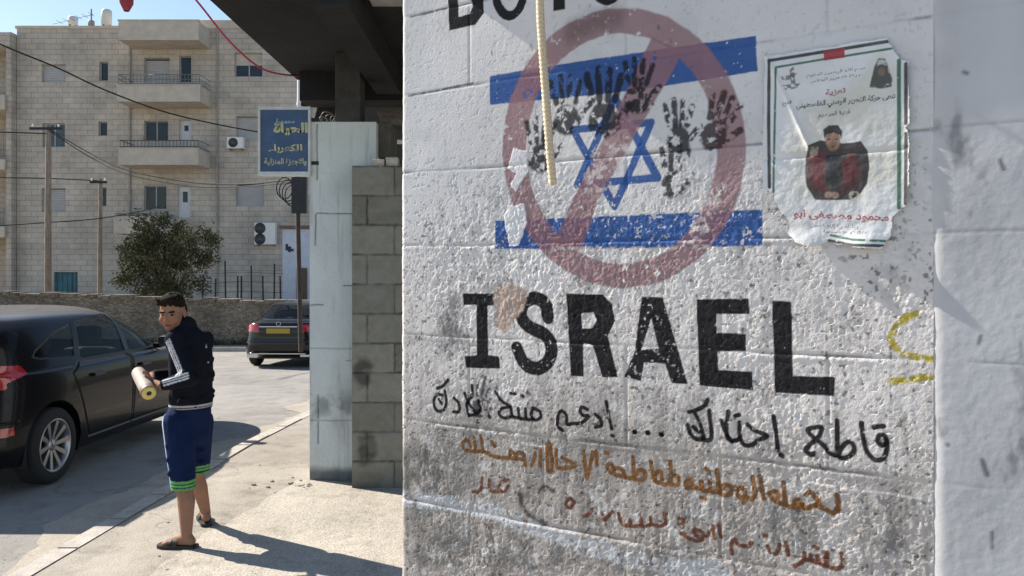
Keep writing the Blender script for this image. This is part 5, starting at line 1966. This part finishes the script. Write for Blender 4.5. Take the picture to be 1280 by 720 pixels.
HR = [(.62, .22, -1.85, .26, 1.85, .22, 5), (.84, .20, -2.02, .26, 2.02, .20, 6), (.885, .30, -2.12, .36, 2.12, .32, 7), (.905, .48, -2.17, .52, 2.17, .5, 6), (.912, .66, -2.14, .68, 2.13, .64, 5.5),
      (.905, .82, -2.10, .84, 2.02, .76, 5), (.885, .93, -2.07, .95, 1.6, .90, 4.6), (.845, .985, -2.03, 1.02, 1.02, 1.0, 4.4), (.775, 1.18, -1.93, 1.20, .66, 1.18, 4.6), (.70, 1.33, -1.80, 1.35, .30, 1.34, 4.6),
      (.62, 1.405, -1.66, 1.42, .02, 1.425, 4), (.44, 1.448, -1.30, 1.452, -.14, 1.46, 3), (.20, 1.468, -.95, 1.470, -.35, 1.472, 2.4), (.01, 1.475, -.62, 1.475, -.6, 1.475, 2)]
car('black_hatchback', 'black hatchback with silver wheels parked at the kerb behind the boy', HR,
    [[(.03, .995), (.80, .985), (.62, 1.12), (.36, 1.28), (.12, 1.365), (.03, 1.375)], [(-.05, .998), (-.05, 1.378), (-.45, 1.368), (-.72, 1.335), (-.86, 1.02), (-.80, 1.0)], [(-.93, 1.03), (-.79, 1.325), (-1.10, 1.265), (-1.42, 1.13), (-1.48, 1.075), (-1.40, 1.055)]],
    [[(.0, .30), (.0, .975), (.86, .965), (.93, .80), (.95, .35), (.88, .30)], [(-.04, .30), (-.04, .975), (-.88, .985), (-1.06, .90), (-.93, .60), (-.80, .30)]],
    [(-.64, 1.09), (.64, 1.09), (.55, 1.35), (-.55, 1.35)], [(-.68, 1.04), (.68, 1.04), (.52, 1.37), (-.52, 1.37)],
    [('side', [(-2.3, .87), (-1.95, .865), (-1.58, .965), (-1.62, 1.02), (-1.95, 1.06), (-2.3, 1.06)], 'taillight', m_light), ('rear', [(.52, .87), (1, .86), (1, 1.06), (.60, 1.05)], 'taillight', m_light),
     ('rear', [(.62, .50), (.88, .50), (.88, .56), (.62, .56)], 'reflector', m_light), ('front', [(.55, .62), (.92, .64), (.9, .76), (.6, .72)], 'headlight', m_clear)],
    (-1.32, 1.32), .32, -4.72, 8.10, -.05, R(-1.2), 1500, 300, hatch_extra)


def sedan_extra(root):
    mb = MB()
    mb.box((-.26, -2.385, .79), (.26, -2.335, .90), bev=.005)
    mb.build('number_plate', m_plate, root, True)
    mb = MB()
    mb.box((-.42, -2.375, .925), (.42, -2.335, .95), bev=.004)
    mb.lathe([(.04, -.004), (.05, -.004), (.05, .006), (.04, .006)], (0, -2.345, 1.0), (0, -1, 0), 20, closed=True)
    mb.box((-.6, -2.372, .335), (.6, -2.345, .355))
    mb.build('chrome_strip', m_chrome, root, True)
    for s in (1, -1):
        mb = MB()
        mb.box((s * .86, .55, .98), (s * 1.02, .68, 1.09), bev=.035)
        mb.build('mirror', m_paint, root, True)
        mb = MB()
        mb.box((s * .48, -2.36, .27), (s * .68, -2.28, .33), bev=.012)
        mb.build('exhaust_tip', m_chrome, root, True)


SR = [(.62, .22, -2.0, .26, 2.0, .22, 5), (.84, .20, -2.2, .26, 2.2, .20, 6), (.885, .30, -2.31, .36, 2.3, .32, 7), (.905, .48, -2.36, .52, 2.34, .5, 6), (.91, .66, -2.345, .70, 2.3, .64, 5.5),
      (.905, .82, -2.34, .86, 2.15, .76, 5), (.885, .92, -2.31, .985, 1.7, .88, 4.8), (.86, .955, -2.2, 1.035, 1.3, .96, 4.6), (.84, .98, -1.80, 1.045, 1.0, 1.0, 4.6), (.77, 1.17, -1.45, 1.20, .62, 1.18, 4.6),
      (.69, 1.31, -1.15, 1.34, .25, 1.33, 4.4), (.62, 1.385, -.90, 1.405, -.02, 1.41, 4), (.44, 1.428, -.60, 1.432, -.14, 1.438, 3), (.20, 1.442, -.5, 1.443, -.3, 1.445, 2.4), (.01, 1.447, -.42, 1.447, -.4, 1.447, 2)]
car('black_saloon', 'black saloon with a yellow rear plate parked beyond the pale pillar', SR,
    [[(.03, 1.0), (.80, .985), (.55, 1.14), (.30, 1.27), (.03, 1.34)], [(-.05, 1.0), (-.05, 1.345), (-.5, 1.33), (-.85, 1.24), (-1.25, 1.05), (-1.2, 1.01)]],
    [[(.0, .30), (.0, .975), (.86, .965), (.95, .80), (.95, .35)], [(-.04, .30), (-.04, .975), (-1.15, .98), (-1.2, .85), (-1.0, .55), (-.85, .30)]],
    [(-.68, 1.08), (.68, 1.08), (.56, 1.37), (-.56, 1.37)], [(-.68, 1.04), (.68, 1.04), (.52, 1.37), (-.52, 1.37)],
    [('side', [(-2.5, .82), (-2.2, .83), (-1.98, .91), (-2.0, .95), (-2.5, .99)], 'taillight', m_light), ('rear', [(.50, .84), (1, .80), (1, .985), (.62, .97)], 'taillight', m_light), ('front', [(.55, .62), (.92, .64), (.9, .76), (.6, .72)], 'headlight', m_clear)],
    (-1.42, 1.42), .33, -5.05, 17.5 + 2.36, gz(18.5) - .045, R(-1.5), 700, 200, sedan_extra, m_paint_plain)

# ================================================================== THE BOY
m_skin = M_attr('skin', .75, .1, 120, .08)
m_cloth = M_attr('clothing', .9, .75, 17, .08)


def capsule(p0, r0, p1, r1, seg=14, rings=5):
    p0, p1 = Vector(p0), Vector(p1)
    d = p1 - p0
    L = d.length
    q = Vector((0, 0, 1)).rotation_difference(d.normalized()) if L > 1e-6 else Matrix.Identity(3).to_quaternion()
    V, Fc = [], []
    pr_ = [(r0 * math.cos(t), -r0 * math.sin(t)) for t in np.linspace(math.pi / 2 * .98, 0, rings)] + [(r1 * math.cos(t), L + r1 * math.sin(t)) for t in np.linspace(0, math.pi / 2 * .98, rings)]
    for (r_, h_) in pr_:
        for k in range(seg):
            t = 2 * math.pi * k / seg
            V.append(p0 + q @ Vector((r_ * math.cos(t), r_ * math.sin(t), h_)))
    n = len(pr_)
    for i in range(n - 1):
        for k in range(seg):
            k2 = (k + 1) % seg
            Fc.append((i * seg + k, i * seg + k2, (i + 1) * seg + k2, (i + 1) * seg + k))
    Fc.append(tuple(range(seg))[::-1])
    Fc.append(tuple((n - 1) * seg + k for k in range(seg)))
    return V, Fc


def ellipsoid(c, rad, rot=None, seg=20, rings=12):
    V, Fc = [], []
    for i in range(rings + 1):
        ph = -math.pi / 2 + math.pi * (i * .98 + rings * .01) / rings
        for k in range(seg):
            t = 2 * math.pi * k / seg
            v = Vector((rad[0] * math.cos(ph) * math.cos(t), rad[1] * math.cos(ph) * math.sin(t), rad[2] * math.sin(ph)))
            V.append(Vector(c) + (rot @ v if rot is not None else v))
    for i in range(rings):
        for k in range(seg):
            k2 = (k + 1) % seg
            Fc.append((i * seg + k, i * seg + k2, (i + 1) * seg + k2, (i + 1) * seg + k))
    Fc.append(tuple(range(seg))[::-1])
    Fc.append(tuple(rings * seg + k for k in range(seg)))
    return V, Fc


def grow(shapes, voxel, smooth=4, fac=.5):
    """one continuous surface grown over overlapping shapes"""
    mb = MB()
    for (V, Fc) in shapes: mb.add(V, Fc, True)
    me = bpy.data.meshes.new('grow')
    me.from_pydata(mb.v, [], mb.f)
    bm = bmesh.new()
    bm.from_mesh(me)
    bmesh.ops.recalc_face_normals(bm, faces=bm.faces)
    bm.to_mesh(me)
    bm.free()
    o = bpy.data.objects.new('grow', me)
    col.objects.link(o)
    r_ = o.modifiers.new('r', 'REMESH')
    r_.mode = 'VOXEL'
    r_.voxel_size = voxel
    s_m = o.modifiers.new('s', 'SMOOTH')
    s_m.iterations = smooth
    s_m.factor = fac
    dg = bpy.context.evaluated_depsgraph_get()
    ev = o.evaluated_get(dg)
    m2 = bpy.data.meshes.new_from_object(ev)
    V = np.array([v.co[:] for v in m2.vertices])
    Fq = [tuple(p.vertices) for p in m2.polygons]
    bpy.data.objects.remove(o)
    bpy.data.meshes.remove(me)
    bpy.data.meshes.remove(m2)
    return V, Fq


def grown(name, V, Fq, cols, mat, parent, flat=False):
    off = np.array(root_loc(parent))
    me = bpy.data.meshes.new(name)
    me.from_pydata((V - off).tolist(), [], Fq)
    me.polygons.foreach_set('use_smooth', [True] * len(Fq))
    a = me.attributes.new('Col', 'FLOAT_COLOR', 'POINT')
    c4 = np.ones((len(V), 4), dtype=np.float32)
    c4[:, :3] = cols
    a.data.foreach_set('color', c4.ravel())
    return link(name, me, parent, mat)


boy = empty('person', (-2.07, 5.22, 0), 'boy in a black striped track jacket and blue shorts walking on the pavement, looking back', 'person')
HL, HRt = P(223, 527, 5.13), P(248, 527, 5.32)
KL, KR = P(229, 604, 5.04), P(246, 594, 5.40)
AL, AR_ = Vector((P(233, 674, 5.0).x, 5.0, .075)), Vector((P(257, 646, 5.48).x, 5.48, .085))
NK = P(230, 410, 5.20)
CH = P(236, 445, 5.20)
WA = P(237, 497, 5.21)
SL, SRt = P(220, 425, 5.10), P(254, 425, 5.28)
EL, ER = P(237, 473, 5.00), P(230, 470, 5.43)
WL, WR = P(202, 482, 4.93), P(190, 469, 5.22)
HC = P(215, 390, 5.17)
hf = Vector((.0, -.97, -.24)).normalized()            # where the face looks
hl = Vector((0, 0, 1)).cross(hf).normalized()
hu = hf.cross(hl).normalized()
HM = Matrix((hl, hf, hu)).transposed()                  # columns: left, forward, up


def hp(l, f, u): return HC + hl * l + hf * f + hu * u


# the roll he holds
RA, RB = P(186, 491, 4.84), P(173, 466, 5.12)
rax = (RB - RA).normalized()
re1 = rax.cross(Vector((0, 0, 1))).normalized()
re2 = rax.cross(re1).normalized()
RR = .043


def rollpt(t, an, r_): return RA.lerp(RB, t) + (re1 * math.cos(an) + re2 * math.sin(an)) * r_


def hand(shapes, wrist, t, side):
    """palm against the roll, four fingers and the thumb closed round it"""
    wr_ = wrist - RA.lerp(RB, t)
    a0 = math.atan2(wr_.dot(re2), wr_.dot(re1))
    Lr = (RB - RA).length
    k0 = rollpt(t, a0, RR + .016)
    shapes.append(capsule(wrist, .021, k0, .022))
    for i, ln in enumerate((.92, 1.0, .95, .78)):
        tt = t + (i - 1.5) * .019 / Lr
        prev = rollpt(tt, a0, RR + .013)
        shapes.append(capsule(k0.lerp(prev, .3), .013, prev, .011, 10, 4))
        for j in range(1, 5):
            nx = rollpt(tt, a0 + side * j * .48 * ln, RR + .006)
            shapes.append(capsule(prev, .0095 - .0005 * j, nx, .0090 - .0005 * j, 10, 4))
            prev = nx
    tt = t + 2.0 * .020 / Lr
    prev = k0
    for j in range(1, 4):
        nx = rollpt(tt - j * .004, a0 - side * j * .42, RR + .008)
        shapes.append(capsule(prev, .013 - .001 * j, nx, .0115 - .001 * j, 10, 4))
        prev = nx


sh = []
# head: skull, face, jaw, nose, brow, ears
sh.append(ellipsoid(hp(0, -.018, .030), (.073, .092, .088), HM))
sh.append(ellipsoid(hp(0, .022, -.030), (.066, .066, .078), HM))
sh.append(ellipsoid(hp(0, .055, -.085), (.030, .028, .026), HM))
for s in (1, -1):
    sh.append(ellipsoid(hp(s * .034, .052, -.035), (.031, .028, .028), HM))
    sh.append(ellipsoid(hp(s * .030, .074, .018), (.022, .012, .009), HM))
    sh.append(ellipsoid(hp(s * .076, -.012, -.012), (.010, .020, .031), HM))
sh.append(capsule(hp(0, .083, .006), .009, hp(0, .102, -.030), .0125))
sh.append(ellipsoid(hp(0, .096, -.036), (.017, .010, .009), HM))
sh.append(ellipsoid(hp(0, .081, -.058), (.021, .010, .006), HM))
sh.append(ellipsoid(hp(0, .079, -.069), (.018, .010, .007), HM))
sh.append(capsule(hp(0, -.02, -.06), .050, NK + Vector((0, 0, .0)), .052))
sh.append(capsule(NK, .052, CH, .080))
sh.append(capsule(CH, .080, WA, .080))
sh.append(capsule(SL, .045, EL, .035))
sh.append(capsule(EL, .034, WL, .024))
sh.append(capsule(SRt, .045, ER, .035))
sh.append(capsule(ER, .034, WR, .024))
hand(sh, WL, .34, 1)
hand(sh, WR, .66, -1)
sh.append(capsule(WA, .08, P(236, 522, 5.22), .09))
for (h_, k_, a_, fd) in ((HL, KL, AL, Vector((-.96, .10, 0))), (HRt, KR, AR_, Vector((-.45, .88, 0)))):
    fd.normalize()
    sd_ = Vector((-fd.y, fd.x, 0))
    sh.append(capsule(h_, .075, k_, .050))
    calf = k_.lerp(a_, .32) - fd * .018
    sh.append(capsule(k_, .048, calf, .050))
    sh.append(capsule(calf, .050, a_, .033))
    sh.append(capsule(k_, .046, a_, .032))
    heel = a_ - fd * .030 + Vector((0, 0, -.030))
    ball = a_ + fd * .115 + Vector((0, 0, -.045))
    ball.z = a_.z - .042
    sh.append(capsule(a_, .034, heel, .030))
    sh.append(capsule(a_ + Vector((0, 0, -.012)), .032, ball, .022))
    sh.append(capsule(heel, .028, ball, .022))
    for i in range(5):
        o_ = (i - 2) * .015
        sh.append(capsule(ball + sd_ * o_ * .8, .014, ball + sd_ * o_ + fd * (.042 - .006 * abs(i - 1)) + Vector((0, 0, -.006)), .009, 10, 4))
V, Fq = grow(sh, .0042, 3, .4)
skin = np.tile(np.array([.31, .17, .11]), (len(V), 1))
hr = np.array([np.array(hl), np.array(hf), np.array(hu)])
loc = (V - np.array(HC)) @ hr.T
el = lambda c, r_: (((loc - np.array(c)) / np.array(r_)) ** 2).sum(axis=1)
nz_ = fbm(V[:, 0] * 40 + V[:, 1] * 31, V[:, 2] * 40, 3, 3)
skin *= (.9 + .2 * nz_)[:, None]
hd = loc[:, 2] > -.13
skin[hd & (loc[:, 1] > .03) & (np.abs(loc[:, 0]) > .02) & (loc[:, 2] < -.01) & (loc[:, 2] > -.06)] *= np.array([1.08, .94, .92])
for s in (1, -1):
    skin[hd & (np.abs(loc[:, 0]) > .017) & (el((s * .031, .078, .002), (.015, .03, .0055)) < 1)] = (.11, .09, .08)
    skin[hd & (el((s * .031, .080, .002), (.008, .03, .0065)) < 1)] = (.015, .011, .010)
    skin[hd & (el((s * .032, .08, .021), (.023, .03, .0055)) < 1)] = (.02, .015, .012)
skin[hd & (el((0, .085, -.064), (.023, .03, .010)) < 1)] = (.30, .105, .085)
skin[hd & (el((0, .085, -.0635), (.021, .03, .0022)) < 1)] = (.10, .035, .03)
grown('body', V, Fq, skin, m_skin, boy)
# hair: short, dark, longer on top
sh = [ellipsoid(hp(0, -.022, .050), (.076, .092, .076), HM), ellipsoid(hp(0, .026, .094), (.058, .052, .030), HM), ellipsoid(hp(0, .046, .072), (.058, .030, .028), HM), ellipsoid(hp(0, -.060, .0), (.073, .062, .082), HM)]
for i in range(130):
    a_, b_ = random.uniform(-1, 1), random.uniform(-1, 1)
    p0 = hp(.062 * a_, .060 * b_ + .01, .112 - .035 * a_ * a_ - .03 * b_ * b_)
    sh.append(capsule(p0, .010, p0 + hf * random.uniform(-.008, .016) + hu * random.uniform(.004, .020) + hl * random.uniform(-.02, .02), .004, 6, 3))
V, Fq = grow(sh, .004, 2, .3)
loc = (V - np.array(HC)) @ hr.T
# trim the hairline away from the face
keepv = ~((loc[:, 1] > .034) & (loc[:, 2] < .056 + .008 * np.sin(loc[:, 0] * 210) + .006 * np.sin(loc[:, 0] * 95))) & ~((loc[:, 1] > .005) & (loc[:, 2] < .0)) & ~(loc[:, 2] < -.065)
keepv &= ~((np.abs(loc[:, 0]) > .05) & (loc[:, 1] > -.03) & (loc[:, 2] < .012))
Fq = [f for f in Fq if all(keepv[i] for i in f)]
hc = np.array([.018, .013, .010]) * (.7 + .6 * fbm(V[:, 0] * 90, V[:, 2] * 90 + V[:, 1] * 60, 3, 5))[:, None]
grown('hair', V, Fq, hc, M_attr('hair_strands', .8, .6, 300, .08), boy)

# track jacket: collar, torso, sleeves, cuffs, hem
sh = [capsule(NK + Vector((.012, .01, .012)), .066, NK + Vector((.01, .005, -.03)), .078)]
sh.append(capsule(SL + Vector((0, 0, -.02)), .066, SRt + Vector((0, 0, -.03)), .064))
for q_ in (SL, SRt): sh.append(capsule(NK + Vector((.01, 0, -.015)), .062, q_ + Vector((0, 0, -.02)), .06))
tw_ = Vector((SRt - SL))
tw_.z = 0
tw_.normalize()
TM = Matrix((tw_, Vector((-tw_.y, tw_.x, 0)), Vector((0, 0, 1)))).transposed()


def loft(rings):
    """closed body of elliptical slices: (u, v, depth, half width, half depth)"""
    V, Fc = [], []
    rr2 = cr(rings, 4)
    for (u, v, Y, rx, ry) in rr2:
        c_ = P(u, v, Y)
        for k in range(24):
            t = 2 * math.pi * k / 24
            V.append(c_ + TM @ Vector((rx * math.cos(t), ry * math.sin(t), 0)))
    n = len(rr2)
    for i in range(n - 1):
        for k in range(24):
            k2 = (k + 1) % 24
            Fc.append((i * 24 + k, i * 24 + k2, (i + 1) * 24 + k2, (i + 1) * 24 + k))
    Fc.append(tuple(range(24))[::-1])
    Fc.append(tuple((n - 1) * 24 + k for k in range(24)))
    return V, Fc


sh.append(loft([(233, 410, 5.20, .070, .066), (235, 416, 5.20, .105, .078), (237, 424, 5.20, .138, .094), (238, 440, 5.205, .148, .112), (239, 462, 5.21, .146, .118), (239, 484, 5.215, .140, .118), (239, 500, 5.215, .144, .122), (238, 514, 5.215, .140, .118)]))
for (a_, b_, c_) in ((SL, EL, WL), (SRt, ER, WR)):
    sh.append(capsule(a_, .070, a_.lerp(b_, .55), .060))
    sh.append(capsule(a_.lerp(b_, .5), .060, b_, .054))
    sh.append(capsule(b_, .054, b_.lerp(c_, .55), .046))
    sh.append(capsule(b_.lerp(c_, .5), .047, b_.lerp(c_, .88), .036))
    for i in range(4):                                  # folds at the elbow
        q_ = b_ + Vector((random.uniform(-.02, .02), random.uniform(-.02, .02), random.uniform(-.03, .03)))
        sh.append(capsule(q_ + Vector((-.03, -.01, .008 * i)), .030, q_ + Vector((.03, -.01, -.010 * i)), .032))
rf = random.Random(4)
for i in range(14):                                     # soft folds round the trunk
    an = rf.uniform(math.pi, 2 * math.pi)
    zc_ = rf.uniform(P(0, 503, 5.2).z, P(0, 440, 5.2).z)
    c_ = P(239, 0, 5.21)
    q1 = TM @ Vector((.141 * math.cos(an), .113 * math.sin(an), 0))
    q2 = TM @ Vector((.141 * math.cos(an + .7), .113 * math.sin(an + .7), 0))
    sh.append(capsule(Vector((c_.x, c_.y, zc_)) + q1, .018, Vector((c_.x, c_.y, zc_ + rf.uniform(-.05, .05))) + q2, .014))
V, Fq = grow(sh, .0062, 4, .45)
zhem = P(0, 511, 5.2).z
jc = np.tile(np.array([.010, .011, .016]), (len(V), 1))
jc *= (.8 + .5 * fbm(V[:, 0] * 20, V[:, 2] * 20, 3, 7))[:, None]


def seg3(V, a, b):
    a, b = np.array(a), np.array(b)
    t = np.clip(((V - a) @ (b - a)) / ((b - a) @ (b - a)), 0, 1)
    return V - a - t[:, None] * (b - a), t


# three stripes down each sleeve, drawn on its outer side
for (a_, b_, c_, outw) in ((SL, EL, WL, Vector((-.35, -.9, .1))), (SRt, ER, WR, Vector((.35, .9, .1)))):
    for (p_, q_) in ((a_, b_), (b_, c_)):
        df, t = seg3(V, p_, q_)
        dist = np.linalg.norm(df, axis=1)
        ax_ = (q_ - p_).normalized()
        o2 = (outw - ax_ * outw.dot(ax_)).normalized()
        sd3 = ax_.cross(o2)
        lat = df @ np.array(sd3)
        fwd = df @ np.array(o2)
        for k_ in (-1, 0, 1):
            jc[(dist < .085) & (fwd > .012) & (np.abs(lat - k_ * .016 - .006) < .0052) & (t > .02) & (t < .95)] = (.62, .62, .63)
hemn = V[:, 2] - zhem - .004
jc[(np.abs(hemn - .028) < .0042)] = (.45, .45, .47)
jc[(np.abs(hemn - .014) < .0032)] = (.38, .38, .40)
bx, bz = V[:, 0], V[:, 2]
for (u0, v0, u1, v1) in ((250.5, 428, 252, 437), (257, 444, 264, 446), (255, 449, 262, 451), (253, 454, 257, 456)):
    q0, q1 = P(u0, v1, 5.1), P(u1, v0, 5.1)
    jc[(bx > q0.x) & (bx < q1.x) & (bz > q0.z) & (bz < q1.z) & (V[:, 1] < 5.2)] = (.34, .34, .35)
keepv = V[:, 2] > zhem
Fq = [f for f in Fq if all(keepv[i] for i in f)]
jk = grown('jacket', V, Fq, jc, m_cloth, boy)

# shorts: loose legs to below the knee
sh = []
sh.append(loft([(238, 500, 5.215, .130, .108), (237, 512, 5.215, .142, .118), (236, 530, 5.22, .146, .122), (236, 548, 5.22, .140, .116), (236, 556, 5.22, .115, .10)]))
ends = []
for (h_, k_, a_) in ((HL, KL, AL), (HRt, KR, AR_)):
    hem_ = k_.lerp(a_, .10)
    sh.append(capsule(h_, .098, h_.lerp(k_, .55), .088))
    sh.append(capsule(h_.lerp(k_, .5), .088, hem_, .074))
    sh.append(capsule(hem_, .074, k_.lerp(a_, .30), .070))
    for i in range(4):
        t = .15 + .22 * i
        q_ = h_.lerp(k_, t)
        sh.append(capsule(q_ + Vector((-.05, -.055, 0)), .022, q_ + Vector((.05, -.06, -.05)), .020))
    ends.append(k_.lerp(a_, .13))
V, Fq = grow(sh, .0062, 4, .45)
left = np.linalg.norm(V[:, :2] - np.array(KL)[:2], axis=1) < np.linalg.norm(V[:, :2] - np.array(KR)[:2], axis=1)
zl, zr_ = P(0, 611, 5.04).z, P(0, 590, 5.4).z
hz = np.where(left, zl, zr_)
keepv = (V[:, 2] > hz)
sc_ = np.tile(np.array([.010, .019, .058]), (len(V), 1))
sc_ *= (.75 + .5 * fbm(V[:, 0] * 16, V[:, 2] * 16, 3, 4))[:, None]
dh = V[:, 2] - hz
sc_[(dh < .060) & (dh > .044)] = (.14, .36, .10)
sc_[(dh < .036) & (dh > .024)] = (.16, .40, .11)
sc_[(dh < .016)] = (.14, .34, .10)
outl = (V - np.array(P(236, 560, 5.2))) @ np.array([-.93, -.36, 0])
df, t = seg3(V, np.array(HL) + np.array([-.10, -.03, .06]), np.array(KL) + np.array([-.075, -.02, 0]))
sc_[(np.linalg.norm(df[:, :2], axis=1) < .024) & left] = (.24, .38, .62)
df2, t = seg3(V, np.array(HL) + np.array([-.10, -.03, .06]), np.array(KL) + np.array([-.075, -.02, 0]))
sc_[(np.linalg.norm(df2[:, :2], axis=1) < .008) & left] = (.55, .60, .68)
Fq = [f for f in Fq if all(keepv[i] for i in f)]
grown('shorts', V, Fq, sc_, m_cloth, boy)
m_sand = M('black_sandal', (.014, .014, .014), .6, .2, 30)
for (a_, fd) in ((AL, Vector((-.96, .10, 0))), (AR_, Vector((-.45, .88, 0)))):
    fd.normalize()
    sd_ = Vector((-fd.y, fd.x, 0))
    mb = MB()
    prof = [(-.072, .022), (-.060, .034), (-.02, .036), (.04, .037), (.10, .046), (.15, .046), (.178, .032), (.186, .012)]
    lo = [a_ + fd * f_ + sd_ * w_ for f_, w_ in prof] + [a_ + fd * f_ - sd_ * w_ for f_, w_ in prof[::-1]]
    mb.prism([Vector((p.x, p.y, .002)) for p in lo], (0, 0, .020))
    so = mb.build('sandal', m_sand, boy)
    mb = MB()
    for (f0, f1, hh_) in ((.045, .075, .052), (.085, .11, .042)):
        pts = []
        for t in np.linspace(0, math.pi, 11):
            pts.append((math.cos(t) * .043, math.sin(t) * hh_))
        Vv = []
        for (w_, h_) in pts:
            Vv += [Vector((a_.x, a_.y, .018)) + fd * f0 + sd_ * w_ + Vector((0, 0, h_)), Vector((a_.x, a_.y, .018)) + fd * f1 + sd_ * w_ + Vector((0, 0, h_ * .9))]
        Fc = [(2 * i, 2 * i + 1, 2 * i + 3, 2 * i + 2) for i in range(10)]
        mb.add(Vv, Fc, True)
    mb.build('strap', m_sand, so)
# the rolled bundle
rl = empty('rolled_bundle', RA.lerp(RB, .5), 'pale rolled-up bundle with a yellow end held in the boy\'s hands', 'roll')
mb = MB()
mb.tube([RA.lerp(RB, .10), RA.lerp(RB, .2), RA.lerp(RB, .8), RB], [RR * .98, RR, RR, RR * .95], 24)
mb.build('paper_roll', M('roll_paper', (.33, .27, .225), .7, .15, 12), rl)
mb = MB()
mb.tube([RA, RA.lerp(RB, .13)], RR * 1.05, 24)
mb.build('brown_band', M('roll_brown', (.16, .085, .05), .6, .25, 20), rl)
mb = MB()
rim_ = [(RR * .35, .001), (RR * .95, .001), (RR * .98, .006), (RR * .35, .012)]
mb.lathe(rim_, RA, -rax, 24, closed=True)
mb.build('yellow_end', M('roll_yellow', (.62, .50, .16), .5, .15, 20), rl)
mb = MB()
mb.lathe([(.001, .004), (RR * .36, .004)], RA, -rax, 16)
mb.build('hollow_core', m_trim, rl)
